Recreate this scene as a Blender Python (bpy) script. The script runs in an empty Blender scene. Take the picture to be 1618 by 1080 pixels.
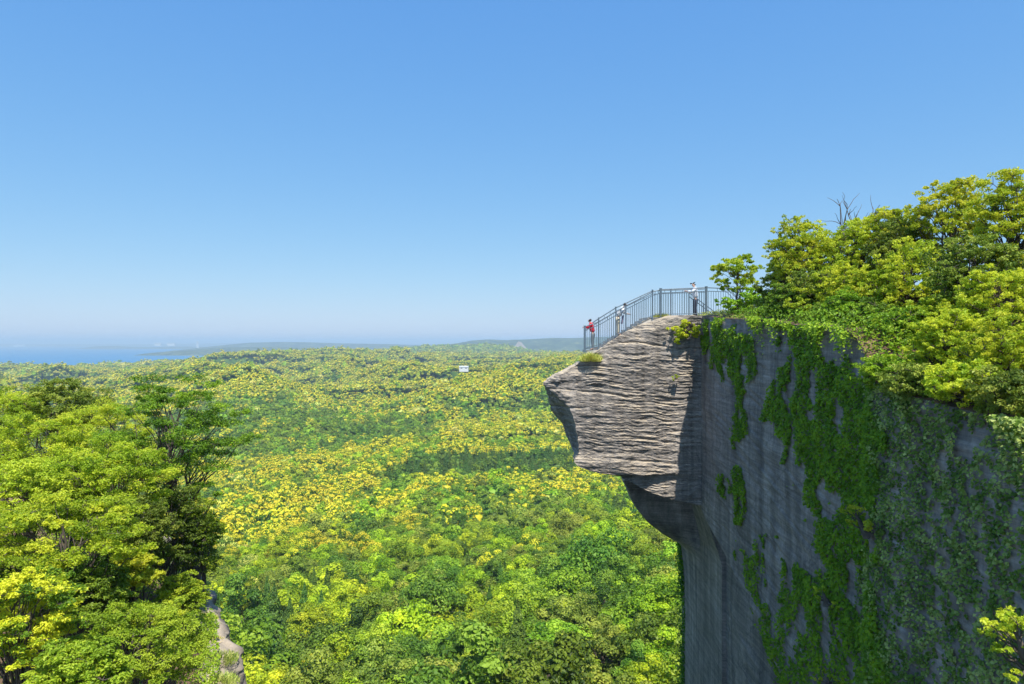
import bpy, bmesh, math, random
import numpy as np
from mathutils import Vector, Matrix
SC = bpy.context.scene
COL = SC.collection
R_ = math.radians
rng = np.random.default_rng(7)
random.seed(7)

# ------------------------------------------------------------------ camera, sky, sun, exposure
cam_d = bpy.data.cameras.new("camera"); cam = bpy.data.objects.new("camera", cam_d); COL.objects.link(cam)
cam_d.sensor_width = 36.0; cam_d.lens = 24.0; cam_d.clip_start = 0.2; cam_d.clip_end = 300000
cam.location = (0, 0, 0); cam.rotation_euler = (R_(90), 0, 0)
SC.camera = cam
SUN_EL, SUN_AZ = 62.0, 16.0            # elevation; azimuth = degrees to the right of straight behind the camera
W = bpy.data.worlds.new("World"); SC.world = W; W.use_nodes = True
wn = W.node_tree.nodes; wl = W.node_tree.links
sky = wn.new('ShaderNodeTexSky'); sky.sky_type = 'NISHITA'; sky.sun_disc = False
sky.sun_elevation = R_(SUN_EL); sky.sun_rotation = R_(180 - SUN_AZ)
sky.altitude = 300; sky.air_density = 1.0; sky.dust_density = 0.6; sky.ozone_density = 3.0
EXPO = 0.55
# the photograph's deep, evenly blue sky: a curve per channel on the sky texture
sep = wn.new('ShaderNodeSeparateColor'); com = wn.new('ShaderNodeCombineColor'); wl.new(sky.outputs[0], sep.inputs[0])
for ch, (g_, k_) in enumerate(((0.864, 0.80), (0.5536, 0.855), (0.219, 0.985))):
    m1 = wn.new('ShaderNodeMath'); m1.operation = 'MULTIPLY'; m1.inputs[1].default_value = 0.12
    m2 = wn.new('ShaderNodeMath'); m2.operation = 'POWER'; m2.inputs[1].default_value = g_
    m3 = wn.new('ShaderNodeMath'); m3.operation = 'MULTIPLY'; m3.inputs[1].default_value = k_ / 0.12 / 2 ** EXPO
    wl.new(sep.outputs[ch], m1.inputs[0]); wl.new(m1.outputs[0], m2.inputs[0]); wl.new(m2.outputs[0], m3.inputs[0]); wl.new(m3.outputs[0], com.inputs[ch])
wl.new(com.outputs[0], wn['Background'].inputs[0]); wn['Background'].inputs[1].default_value = 0.12
sun_d = bpy.data.lights.new("sun", 'SUN'); sun = bpy.data.objects.new("sun", sun_d); COL.objects.link(sun)
sun_d.energy = 4.3; sun_d.angle = R_(0.5); sun_d.color = (1.0, 0.95, 0.87)
S = Vector((math.cos(R_(SUN_EL)) * math.sin(R_(SUN_AZ)), -math.cos(R_(SUN_EL)) * math.cos(R_(SUN_AZ)), math.sin(R_(SUN_EL))))
sun.rotation_euler = S.to_track_quat('Z', 'Y').to_euler(); sun.location = S * 60
SC.view_settings.view_transform = 'Standard'; SC.view_settings.look = 'None'
SC.view_settings.exposure = EXPO; SC.view_settings.gamma = 1
SC.render.engine = 'CYCLES'
cy = SC.cycles
cy.use_denoising = True; cy.max_bounces = 6; cy.diffuse_bounces = 4; cy.glossy_bounces = 2
cy.transmission_bounces = 4; cy.volume_bounces = 0; cy.transparent_max_bounces = 8
cy.use_adaptive_sampling = True; cy.adaptive_threshold = 0.02

# ------------------------------------------------------------------ helpers
F = 1079.0
def px(u, v, Y):
    return np.array([(u - 809) / F * Y, Y, -(v - 540) / F * Y])

def _h(ix, iy, iz, seed):
    n = (ix * 374761393 + iy * 668265263 + iz * 2147483647 + seed * 1274126177) & 0xffffffff
    n = ((n ^ (n >> 13)) * 1274126177) & 0xffffffff
    n = ((n ^ (n >> 16)) * 2246822519) & 0xffffffff
    return ((n ^ (n >> 15)) & 0xffffff) / float(0xffffff)

def noise(x, y, z=0.0, seed=0):
    x = np.asarray(x, float); y = np.asarray(y, float) + 0 * x; z = np.asarray(z, float) + 0 * x
    x0 = np.floor(x); y0 = np.floor(y); z0 = np.floor(z)
    fx, fy, fz = x - x0, y - y0, z - z0
    fx = fx * fx * (3 - 2 * fx); fy = fy * fy * (3 - 2 * fy); fz = fz * fz * (3 - 2 * fz)
    i, j, k = x0.astype(np.int64), y0.astype(np.int64), z0.astype(np.int64)
    def c(a, b, d): return _h(i + a, j + b, k + d, seed)
    r = 0
    for d in (0, 1):
        wz = fz if d else 1 - fz
        for b in (0, 1):
            wy = fy if b else 1 - fy
            r = r + wz * wy * ((1 - fx) * c(0, b, d) + fx * c(1, b, d))
    return r * 2 - 1

def fbm(x, y, z=0.0, oct=4, seed=0, gain=0.5):
    a, s, t = 1.0, 0, 0
    for o in range(oct):
        s = s + a * noise(np.asarray(x) * 2**o + 17 * o, np.asarray(y) * 2**o + 5 * o, np.asarray(z) * 2**o, seed + o); t += a; a *= gain
    return s / t

def sstep(a, b, x):
    t = np.clip((x - a) / (b - a), 0, 1); return t * t * (3 - 2 * t)

def mesh_np(name, verts, quads, mats, tint=None, matidx=None, smooth=False):
    """mesh from numpy arrays; quads (n,4) or (n,3)"""
    me = bpy.data.meshes.new(name)
    verts = np.asarray(verts, np.float32); quads = np.asarray(quads, np.int32)
    k = quads.shape[1]; n = len(quads)
    me.vertices.add(len(verts)); me.vertices.foreach_set("co", verts.ravel())
    me.loops.add(n * k); me.loops.foreach_set("vertex_index", quads.ravel())
    me.polygons.add(n); me.polygons.foreach_set("loop_start", np.arange(0, n * k, k, dtype=np.int32))
    for m in (mats if isinstance(mats, (list, tuple)) else [mats]): me.materials.append(m)
    if matidx is not None: me.polygons.foreach_set("material_index", np.asarray(matidx, np.int32))
    me.polygons.foreach_set("use_smooth", np.full(n, smooth))
    if tint is not None:
        a = me.attributes.new("tint", 'FLOAT', 'FACE'); a.data.foreach_set("value", np.asarray(tint, np.float32))
    me.update(calc_edges=True); me.validate()
    return me

def link(name, data, parent=None, loc=None, label=None, cat=None, group=None, kind=None):
    o = bpy.data.objects.new(name, data); COL.objects.link(o)
    if parent is not None: o.parent = parent
    if loc is not None: o.location = loc
    if label: o['label'] = label
    if cat: o['category'] = cat
    if group: o['group'] = group
    if kind: o['kind'] = kind
    return o

def grid_quads(nr, nc):
    i = np.arange(nr - 1)[:, None] * nc + np.arange(nc - 1)[None, :]
    return np.stack([i, i + 1, i + nc + 1, i + nc], -1).reshape(-1, 4)

class MB:
    """collects boxes and tubes into one mesh"""
    def __init__(s): s.v = []; s.f = []
    def add(s, v, f):
        o = len(s.v); s.v += [tuple(p) for p in v]; s.f += [tuple(i + o for i in q) for q in f]
    def box(s, a, b):
        x0, y0, z0 = a; x1, y1, z1 = b
        s.add([(x0,y0,z0),(x1,y0,z0),(x1,y1,z0),(x0,y1,z0),(x0,y0,z1),(x1,y0,z1),(x1,y1,z1),(x0,y1,z1)],
              [(0,3,2,1),(4,5,6,7),(0,1,5,4),(1,2,6,5),(2,3,7,6),(3,0,4,7)])
    def tube(s, pts, rad, n=6):
        pts = [Vector(p) for p in pts]; rs = rad if isinstance(rad, (list, tuple)) else [rad] * len(pts)
        v = []; f = []
        for i, p in enumerate(pts):
            d = (pts[min(i+1, len(pts)-1)] - pts[max(i-1, 0)])
            d = d.normalized() if d.length > 1e-9 else Vector((0,0,1))
            a = d.cross(Vector((0.31, 0.95, 0.05))); a = a.normalized() if a.length > 1e-5 else Vector((1,0,0))
            b = d.cross(a)
            for k in range(n):
                t = 2 * math.pi * k / n
                v.append(p + (a * math.cos(t) + b * math.sin(t)) * rs[i])
        for i in range(len(pts) - 1):
            for k in range(n):
                k2 = (k + 1) % n
                f.append((i*n+k, i*n+k2, (i+1)*n+k2, (i+1)*n+k))
        f.append(tuple(range(n-1, -1, -1))); f.append(tuple((len(pts)-1)*n + k for k in range(n)))
        s.add(v, f)
    def mesh(s, name, mat, smooth=False):
        me = bpy.data.meshes.new(name); me.from_pydata(s.v, [], s.f); me.materials.append(mat)
        me.update()
        if smooth: me.polygons.foreach_set("use_smooth", [True] * len(me.polygons))
        return me

# ------------------------------------------------------------------ materials
def new_mat(name):
    m = bpy.data.materials.new(name); m.use_nodes = True
    nt = m.node_tree; nt.nodes.clear()
    out = nt.nodes.new('ShaderNodeOutputMaterial')
    return m, nt.nodes, nt.links, out

def N(nodes, t, **kw):
    n = nodes.new(t)
    for k, v in kw.items(): setattr(n, k, v)
    return n

def ramp(nodes, stops):
    r = nodes.new('ShaderNodeValToRGB'); e = r.color_ramp.elements
    while len(e) > 1: e.remove(e[-1])
    e[0].position = stops[0][0]; e[0].color = (*stops[0][1], 1)
    for p, c in stops[1:]:
        x = e.new(p); x.color = (*c, 1)
    return r

def leaf_mat(name, stops, transl=0.30, vary=0.12, rough=0.5):
    m, nd, lk, out = new_mat(name)
    at = N(nd, 'ShaderNodeAttribute', attribute_name='tint')
    r = ramp(nd, stops)
    lk.new(at.outputs['Fac'], r.inputs[0])
    oi = N(nd, 'ShaderNodeObjectInfo')
    hsv = N(nd, 'ShaderNodeHueSaturation')
    mh = N(nd, 'ShaderNodeMapRange'); mh.inputs[3].default_value = 0.5 - vary * 0.18; mh.inputs[4].default_value = 0.5 + vary * 0.18
    mv = N(nd, 'ShaderNodeMapRange'); mv.inputs[3].default_value = 1 - vary * 1.6; mv.inputs[4].default_value = 1 + vary * 1.6
    wh = N(nd, 'ShaderNodeTexWhiteNoise', noise_dimensions='1D')
    lk.new(oi.outputs['Random'], wh.inputs['W'])
    lk.new(oi.outputs['Random'], mh.inputs[0]); lk.new(wh.outputs['Value'], mv.inputs[0])
    lk.new(mh.outputs[0], hsv.inputs['Hue']); lk.new(mv.outputs[0], hsv.inputs['Value'])
    lk.new(r.outputs[0], hsv.inputs['Color'])
    p = N(nd, 'ShaderNodeBsdfPrincipled'); p.inputs['Roughness'].default_value = rough
    p.inputs['Specular IOR Level'].default_value = 0.25
    lk.new(hsv.outputs[0], p.inputs['Base Color'])
    t = N(nd, 'ShaderNodeBsdfTranslucent')
    th = N(nd, 'ShaderNodeHueSaturation'); th.inputs['Hue'].default_value = 0.485; th.inputs['Value'].default_value = 1.25
    lk.new(hsv.outputs[0], th.inputs['Color']); lk.new(th.outputs[0], t.inputs['Color'])
    mx = N(nd, 'ShaderNodeMixShader'); mx.inputs[0].default_value = transl
    lk.new(p.outputs[0], mx.inputs[1]); lk.new(t.outputs[0], mx.inputs[2]); lk.new(mx.outputs[0], out.inputs[0])
    return m

def plain_mat(name, col, rough=0.6, metal=0.0, var=0.15, scale=8.0, bump=0.0):
    m, nd, lk, out = new_mat(name)
    tc = N(nd, 'ShaderNodeTexCoord'); nz = N(nd, 'ShaderNodeTexNoise'); nz.inputs['Scale'].default_value = scale; nz.inputs['Detail'].default_value = 5
    lk.new(tc.outputs['Object'], nz.inputs['Vector'])
    r = ramp(nd, [(0.3, tuple(c * (1 - var) for c in col)), (0.7, tuple(min(1, c * (1 + var)) for c in col))])
    lk.new(nz.outputs[0], r.inputs[0])
    p = N(nd, 'ShaderNodeBsdfPrincipled'); p.inputs['Roughness'].default_value = rough; p.inputs['Metallic'].default_value = metal
    lk.new(r.outputs[0], p.inputs['Base Color']); lk.new(p.outputs[0], out.inputs[0])
    if bump:
        b = N(nd, 'ShaderNodeBump'); b.inputs['Strength'].default_value = bump; b.inputs['Distance'].default_value = 0.05
        lk.new(nz.outputs[0], b.inputs['Height']); lk.new(b.outputs[0], p.inputs['Normal'])
    return m

def rock_mat(name, base_a, base_b, top, strata=1.0):
    m, nd, lk, out = new_mat(name)
    tc = N(nd, 'ShaderNodeTexCoord')
    def nz(scale, detail=6, rough=0.6, sc=1.0, dist=0.0):
        mp = N(nd, 'ShaderNodeMapping'); mp.inputs['Scale'].default_value = scale
        lk.new(tc.outputs['Object'], mp.inputs[0])
        n = N(nd, 'ShaderNodeTexNoise'); n.inputs['Scale'].default_value = sc; n.inputs['Detail'].default_value = detail
        n.inputs['Roughness'].default_value = rough; n.inputs['Distortion'].default_value = dist
        lk.new(mp.outputs[0], n.inputs['Vector']); return n
    big = nz((0.5, 0.5, 0.5)); layer = nz((0.35, 0.35, 5.0), 8, 0.7, 1.0, 0.4); streak = nz((1.6, 1.6, 0.10), 5, 0.6); fine = nz((9, 9, 9), 8, 0.7)
    c0 = ramp(nd, [(0.32, base_a), (0.68, base_b)]); lk.new(big.outputs[0], c0.inputs[0])
    def mulramp(src, col, lo, hi, fac):
        r = ramp(nd, [(0.33, (lo,) * 3), (0.67, (hi,) * 3)]); lk.new(src.outputs[0], r.inputs[0])
        x = N(nd, 'ShaderNodeMix', data_type='RGBA', blend_type='MULTIPLY'); x.inputs[0].default_value = fac
        lk.new(col, x.inputs[6]); lk.new(r.outputs[0], x.inputs[7]); return x.outputs[2]
    c = mulramp(layer, c0.outputs[0], 0.72, 1.2, strata)
    c = mulramp(streak, c, 0.58, 1.34, 0.9)
    streak2 = nz((5.5, 5.5, 0.22), 5, 0.65)
    c = mulramp(streak2, c, 0.8, 1.18, 0.7)
    c = mulramp(fine, c, 0.75, 1.2, 0.8)
    mp = N(nd, 'ShaderNodeMapping'); mp.inputs['Rotation'].default_value = (R_(24), 0, 0); mp.inputs['Scale'].default_value = (1.0, 0.5, 16.0)
    lk.new(tc.outputs['Object'], mp.inputs[0])
    scr = N(nd, 'ShaderNodeTexNoise'); scr.inputs['Scale'].default_value = 1.0; scr.inputs['Detail'].default_value = 4; scr.inputs['Roughness'].default_value = 0.7
    lk.new(mp.outputs[0], scr.inputs['Vector'])
    c = mulramp(scr, c, 0.66, 1.25, 0.6)
    crk = N(nd, 'ShaderNodeTexVoronoi', feature='DISTANCE_TO_EDGE'); crk.inputs['Scale'].default_value = 0.45
    mpc = N(nd, 'ShaderNodeMapping'); mpc.inputs['Scale'].default_value = (0.8, 0.5, 1.6); mpc.inputs['Rotation'].default_value = (0.25, 0.1, 0.2)
    wob = N(nd, 'ShaderNodeVectorMath', operation='MULTIPLY_ADD'); wob.inputs[1].default_value = (0.35, 0.35, 0.35)
    lk.new(fine.outputs['Color'], wob.inputs[0]); lk.new(tc.outputs['Object'], wob.inputs[2]); lk.new(wob.outputs[0], mpc.inputs[0]); lk.new(mpc.outputs[0], crk.inputs['Vector'])
    cr = ramp(nd, [(0.0, (0.35,) * 3), (0.012, (1.0,) * 3)]); lk.new(crk.outputs['Distance'], cr.inputs[0])
    xc = N(nd, 'ShaderNodeMix', data_type='RGBA', blend_type='MULTIPLY'); xc.inputs[0].default_value = 0.55
    lk.new(c, xc.inputs[6]); lk.new(cr.outputs[0], xc.inputs[7]); c = xc.outputs[2]
    ge = N(nd, 'ShaderNodeNewGeometry'); sp = N(nd, 'ShaderNodeSeparateXYZ'); lk.new(ge.outputs['Normal'], sp.inputs[0])
    mr = N(nd, 'ShaderNodeMapRange'); mr.inputs[1].default_value = 0.5; mr.inputs[2].default_value = 0.85; lk.new(sp.outputs['Z'], mr.inputs[0])
    tr = ramp(nd, [(0.3, tuple(x * 0.75 for x in top)), (0.7, top)]); lk.new(fine.outputs[0], tr.inputs[0])
    mx = N(nd, 'ShaderNodeMix', data_type='RGBA'); lk.new(mr.outputs[0], mx.inputs[0]); lk.new(c, mx.inputs[6]); lk.new(tr.outputs[0], mx.inputs[7])
    p = N(nd, 'ShaderNodeBsdfPrincipled'); p.inputs['Roughness'].default_value = 0.9; p.inputs['Specular IOR Level'].default_value = 0.2
    lk.new(mx.outputs[2], p.inputs['Base Color'])
    b1 = N(nd, 'ShaderNodeBump'); b1.inputs['Strength'].default_value = 0.3; b1.inputs['Distance'].default_value = 0.08; lk.new(layer.outputs[0], b1.inputs['Height'])
    b2 = N(nd, 'ShaderNodeBump'); b2.inputs['Strength'].default_value = 0.5; b2.inputs['Distance'].default_value = 0.03; lk.new(fine.outputs[0], b2.inputs['Height'])
    lk.new(b1.outputs[0], b2.inputs['Normal']); lk.new(b2.outputs[0], p.inputs['Normal'])
    lk.new(p.outputs[0], out.inputs[0])
    return m

G_DARK, G_MID, G_LITE = (0.022, 0.065, 0.012), (0.06, 0.16, 0.018), (0.16, 0.30, 0.03)
M = {}
M['green'] = leaf_mat('green_leaves', [(0, (0.0805, 0.172, 0.0115)), (0.5, (0.253, 0.414, 0.0207)), (1, (0.483, 0.621, 0.046))])
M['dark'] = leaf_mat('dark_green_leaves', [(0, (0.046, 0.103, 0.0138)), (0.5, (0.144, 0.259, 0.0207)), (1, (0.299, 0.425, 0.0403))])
M['lime'] = leaf_mat('lime_leaves', [(0, (0.12, 0.21, 0.012)), (0.5, (0.36, 0.49, 0.026)), (1, (0.66, 0.70, 0.055))], 0.42, 0.05)
M['forestlime'] = leaf_mat('fresh_green_forest_leaves', [(0, (0.115, 0.207, 0.0115)), (0.5, (0.391, 0.529, 0.0184)), (1, (0.667, 0.736, 0.0345))])
M['olive'] = leaf_mat('olive_leaves', [(0, (0.092, 0.149, 0.0184)), (0.5, (0.23, 0.31, 0.0345)), (1, (0.437, 0.483, 0.069))], 0.30, 0.07)
M['blossom'] = leaf_mat('yellow_blossom', [(0, (0.06, 0.15, 0.014)), (0.40, (0.22, 0.37, 0.023)), (0.5, (0.70, 0.66, 0.025)), (1, (0.85, 0.765, 0.055))], 0.3, 0.06)
M['lemon'] = leaf_mat('lemon_blossom', [(0, (0.06, 0.15, 0.014)), (0.40, (0.24, 0.40, 0.023)), (0.5, (0.62, 0.68, 0.03)), (1, (0.80, 0.82, 0.06))], 0.3, 0.03)
M['cream'] = leaf_mat('cream_blossom', [(0, (0.0805, 0.172, 0.023)), (0.4, (0.253, 0.368, 0.0345)), (0.55, (0.598, 0.609, 0.092)), (1, (0.85, 0.8, 0.184))], 0.3)
M['conifer'] = leaf_mat('conifer_needles', [(0, (0.0575, 0.127, 0.023)), (0.5, (0.115, 0.218, 0.0345)), (1, (0.207, 0.333, 0.0517))], 0.25)
M['ivy'] = leaf_mat('ivy_leaves', [(0, (0.0345, 0.103, 0.0069)), (0.5, (0.138, 0.299, 0.0092)), (1, (0.287, 0.483, 0.0138))], 0.3)
M['ivyolive'] = leaf_mat('creeper_leaves', [(0, (0.05, 0.10, 0.014)), (0.5, (0.20, 0.29, 0.035)), (1, (0.62, 0.64, 0.20))], 0.3)
M['russet'] = leaf_mat('russet_leaves', [(0, (0.138, 0.241, 0.0115)), (0.55, (0.391, 0.506, 0.0161)), (0.85, (0.598, 0.598, 0.0345)), (1, (0.598, 0.46, 0.046))], 0.42)
M['straw'] = leaf_mat('dry_grass', [(0, (0.23, 0.322, 0.046)), (0.5, (0.483, 0.529, 0.103)), (1, (0.713, 0.621, 0.253))], 0.3)
M['bark'] = plain_mat('bark', (0.10, 0.08, 0.06), 0.9, 0, 0.4, 6, 0.4)
M['deadwood'] = plain_mat('dead_wood', (0.12, 0.10, 0.09), 0.9, 0, 0.3, 6)
M['rock'] = rock_mat('grey_tuff_rock', (0.215, 0.190, 0.166), (0.315, 0.278, 0.240), (0.54, 0.45, 0.33))
M['palerock'] = rock_mat('pale_rim_rock', (0.24, 0.20, 0.155), (0.37, 0.31, 0.245), (0.46, 0.38, 0.29))
M['soil'] = plain_mat('brown_soil', (0.16, 0.10, 0.06), 0.95, 0, 0.5, 1.2, 0.5)
M['forestfloor'] = plain_mat('forest_floor', (0.05, 0.09, 0.02), 0.95, 0, 0.5, 0.02)

# ------------------------------------------------------------------ leaf geometry
def cards(P, Nn, size, jit=0.6, aspect=0.6, g=rng):
    """diamond leaves: centre P, facing Nn, as one vertex / quad array"""
    n = len(P); P = np.asarray(P); Nn = np.asarray(Nn) + g.normal(0, jit, (n, 3))
    Nn /= np.linalg.norm(Nn, axis=1)[:, None] + 1e-9
    t = g.normal(0, 1, (n, 3)); t -= Nn * (t * Nn).sum(1)[:, None]; t /= np.linalg.norm(t, axis=1)[:, None] + 1e-9
    b = np.cross(Nn, t)
    s = (np.broadcast_to(size, (n,)) * g.uniform(0.7, 1.3, n))[:, None] * 0.5
    fold = Nn * s * 0.35
    V = np.stack([P - t * s, P + b * s * aspect + fold, P + t * s, P - b * s * aspect + fold], 1).reshape(-1, 3)
    Q = np.arange(n * 4).reshape(n, 4)
    return V, Q

def tubes_np(segs, n=5):
    """segs: list of (points, radii) -> verts, quads"""
    V = []; Q = []; o = 0
    for pts, rs in segs:
        pts = np.asarray(pts, float); k = len(pts)
        d = np.gradient(pts, axis=0); d /= np.linalg.norm(d, axis=1)[:, None] + 1e-9
        a = np.cross(d, [0.31, 0.95, 0.05]); a /= np.linalg.norm(a, axis=1)[:, None] + 1e-9
        b = np.cross(d, a); t = np.arange(n) * 2 * math.pi / n
        ring = pts[:, None, :] + (a[:, None, :] * np.cos(t)[None, :, None] + b[:, None, :] * np.sin(t)[None, :, None]) * np.asarray(rs)[:, None, None]
        V.append(ring.reshape(-1, 3))
        i = np.arange(k - 1)[:, None] * n + np.arange(n)[None, :]; j = np.arange(k - 1)[:, None] * n + (np.arange(n)[None, :] + 1) % n
        Q.append(np.stack([i, j, j + n, i + n], -1).reshape(-1, 4) + o); o += k * n
    return np.concatenate(V), np.concatenate(Q)

def curve(a, b, sag, k=6, g=rng):
    a = np.asarray(a, float); b = np.asarray(b, float); t = np.linspace(0, 1, k)[:, None]
    p = a + (b - a) * t
    L = np.linalg.norm(b - a)
    p[:, 2] += (np.sin(t[:, 0] * math.pi) * sag * L)
    p[1:-1] += g.normal(0, 0.03 * L, (k - 2, 3))
    return p

def make_tree(name, label, cat, base, centre, R, leafmat, leaf=0.10, n_pads=40, pad=0.7, flat=0.45, clusters=9, per=26,
              shell=0.5, top_bias=0.1, tint=(0.2, 0.95), trunk_r=0.12, seed=1, group=None, extra=(), up=0.9, blossom=0.0, twig=True, spread=0.34, cut=None):
    """a tree: tapered trunk, limbs to every leaf pad, twigs to every cluster and leaves round the twigs"""
    leaf *= 0.80; per = int(per * 1.45)
    g = np.random.default_rng(seed)
    base = np.asarray(base, float); centre = np.asarray(centre, float); R = np.asarray(R, float)
    pads = []
    tries = 0
    while len(pads) < n_pads and tries < n_pads * 40:
        tries += 1
        d = g.normal(0, 1, 3); d /= np.linalg.norm(d)
        if d[2] < -0.75: continue
        rr = shell + (1 - shell) * g.random() ** 0.6
        p = centre + d * R * rr + np.array([0, 0, top_bias * R[2]])
        s = pad * g.uniform(0.65, 1.25)
        if all(np.linalg.norm((p - q) / np.array([1, 1, 0.7])) > 0.55 * (s + r) * 0.8 for q, r in pads): pads.append((p, s))
    for e in extra: pads.append((np.asarray(e[:3], float), e[3]))
    if cut: pads = [q for q in pads if cut(q[0])]
    segs = []
    top = centre + np.array([0, 0, R[2] * 0.55])
    tp = curve(base, top, 0.0, 8, g); tr = np.linspace(trunk_r, trunk_r * 0.18, 8)
    tr[0] *= 1.3
    segs.append((tp, tr))
    LP = []; LN = []; LT = []
    for p, s in pads:
        h = np.clip((p[2] - base[2]) / max(top[2] - base[2], 0.1) - 0.28 - 0.2 * g.random(), 0.12, 0.95)
        k = h * 7; i0 = int(k); a = tp[i0] + (tp[min(i0 + 1, 7)] - tp[i0]) * (k - i0)
        r0 = np.interp(k, range(8), tr) * 0.33
        segs.append((curve(a, p - [0, 0, s * flat * 0.3], 0.06, 6, g), np.linspace(max(r0, 0.012), 0.008, 6)))
        pt = g.uniform(*tint)
        bl = g.random() < blossom
        for c in range(clusters):
            d = g.normal(0, 1, 3); d /= np.linalg.norm(d); rr = g.random() ** 0.4
            q = p + d * s * rr * np.array([1, 1, flat])
            if twig and c % 2 == 0: segs.append((curve(p - [0, 0, s * flat * 0.3], q, 0.08, 4, g), [0.008, 0.007, 0.005, 0.003]))
            m = per
            e = g.normal(0, 1, (m, 3)); e /= np.linalg.norm(e, axis=1)[:, None]; e *= (g.random(m) ** 0.45)[:, None]
            L = q + e * s * spread * np.array([1, 1, 0.55])
            LP.append(L); nn = e * 0.5; nn[:, 2] += up; LN.append(nn)
            ct = pt + g.normal(0, 0.10)
            LT.append(np.clip(ct + g.normal(0, 0.13, m) + (0.35 if bl else 0), 0, 1))
    V, Q = cards(np.concatenate(LP), np.concatenate(LN), leaf, 0.55, 0.6, g)
    root = link(name, None, loc=base, label=label, cat=cat, group=group)
    root.empty_display_size = 0.3
    tv, tq = tubes_np(segs)
    link('trunk', mesh_np('trunk', tv - base, tq, M['bark'], smooth=True), root)
    link('crown', mesh_np('crown', V - base, Q, M[leafmat], np.concatenate(LT)), root)
    return root

# ------------------------------------------------------------------ terrain
SEA = -140.0
def ridge_curve_y(x):
    """the long crest above the dark plantation: distance as a function of x"""
    return np.interp(x, [-260, -150, -98, -86, -66, -45, -5, 24, 55, 100], [400, 470, 505, 548, 596, 618, 624, 640, 655, 680])

def spurs(x, y):
    """0 in the bottom of the gullies, larger up the rounded spurs between them"""
    wx = x + 55 * noise(x / 200, y / 200, 0, 31); wy = y + 55 * noise(x / 200, y / 200, 7.7, 32)
    an = 1.1 * noise(x / 900, y / 900, 0, 35) - 0.25
    sx = (wx * np.cos(an) + wy * np.sin(an)); sy = (wy * np.cos(an) - wx * np.sin(an))
    a = np.abs(noise(sx / 150, sy / 360, 1.7, 7)); b = np.abs(noise(sx / 78 + 9, sy / 165, 4.7, 8))
    return np.minimum(a, np.interp(np.hypot(x, y), [550, 900], [0.07, 0.015]) + b)

def terrain(x, y):
    d = np.sqrt(x * x + y * y); az = x / np.maximum(y, 1.0)
    base = np.interp(d, [0, 40, 90, 130, 200, 300, 450, 700, 1000, 1500, 2200, 2700, 3200, 4200, 5200, 7000, 9000],
                     [-52, -55, -59, -68, -82, -97, -110, -118, -118, -110, -102, -97, -96, -122, -135, -150, -150])
    # hills that make the skyline, each at its own distance
    def hill(u, dd, w, ww, h): 
        cx = (u - 809) / F * dd
        return h * np.exp(-((x - cx) / w) ** 2 - ((y - dd) / ww) ** 2)
    z = base
    z = z + hill(560, 2900, 420, 420, 30) + hill(480, 2700, 260, 300, 10) + hill(650, 2800, 260, 300, 10)
    z = z + hill(760, 3300, 380, 400, 10) + hill(880, 2600, 300, 300, 8) + hill(880, 1400, 200, 260, 18)
    z = z - 22 * sstep(-0.40, -0.62, az) * sstep(1500, 2800, d) - 10 * sstep(-0.30, -0.5, az) * sstep(1500, 2800, d)
    z = z + hill(700, 5000, 500, 500, 62) + hill(640, 5200, 300, 400, 35) + hill(780, 5100, 300, 400, 45) + hill(880, 5200, 500, 500, 25)
    amp = np.interp(d, [0, 120, 300, 600, 1000, 1800, 3000, 5000], [3, 7, 12, 24, 46, 58, 34, 18])
    wx = x + 60 * noise(x / 300, y / 300, 0, 31); wy = y + 60 * noise(x / 300, y / 300, 7.7, 32)
    # ridges and gullies
    r1 = 1 - np.abs(noise((wx * 0.8 + wy * 0.45) / 330, (wy * 0.8 - wx * 0.3) / 520, 0.0, 3)) * 2
    r2 = 1 - np.abs(noise(wx / 150, wy / 190, 3.3, 5)) * 2
    r3 = fbm(x / 60, y / 60, 0, 3, 9)
    dr = y - ridge_curve_y(x)
    win = np.exp(-((x + 20) / 130.0) ** 4)
    calm = 1 - 0.85 * win * np.exp(-((dr + 60) / 120.0) ** 4)
    z = z + calm * np.interp(d, [250, 500, 900, 1600, 2600, 4000], [0, 12, 34, 58, 60, 24]) * (np.minimum(spurs(x, y) * 2.6, 1.0) - 0.5)
    cr = y + 0.45 * x + 150 * noise(x / 380, y / 700, 2.2, 41) + 40 * noise(x / 120, y / 200, 5.2, 42)
    z = z + calm * np.interp(d, [550, 850, 1200, 1800, 2500], [0, 20, 34, 32, 0]) * (0.4 - np.abs(noise(cr / 250, 0.5 + x / 1800, 3.1, 43)) * 2.4 + 0.25)
    z = z + calm * amp * (0.55 * r1 + 0.30 * r2 * np.interp(d, [0, 500, 1200], [1, 1, 0.75]) + 0.10 * r3 - 0.25)
    z = z + win * 8 * np.where(dr < 0, np.exp(-(dr / 100.0) ** 2), np.exp(-(dr / 60.0) ** 2))
    near = np.exp(-(d / 260.0) ** 2)
    z = z + near * np.clip(0.16 * x, -11, 18)
    # the bay on the left
    coast = 3700 + 900 * noise(az * 2.2 + 3, 0.3, 0, 11) + np.clip((az + 0.42) / 0.2, 0, 1) * 3200
    z = z - 200 * sstep(coast, coast + 900, y)
    return np.maximum(z, SEA - 30)

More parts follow.
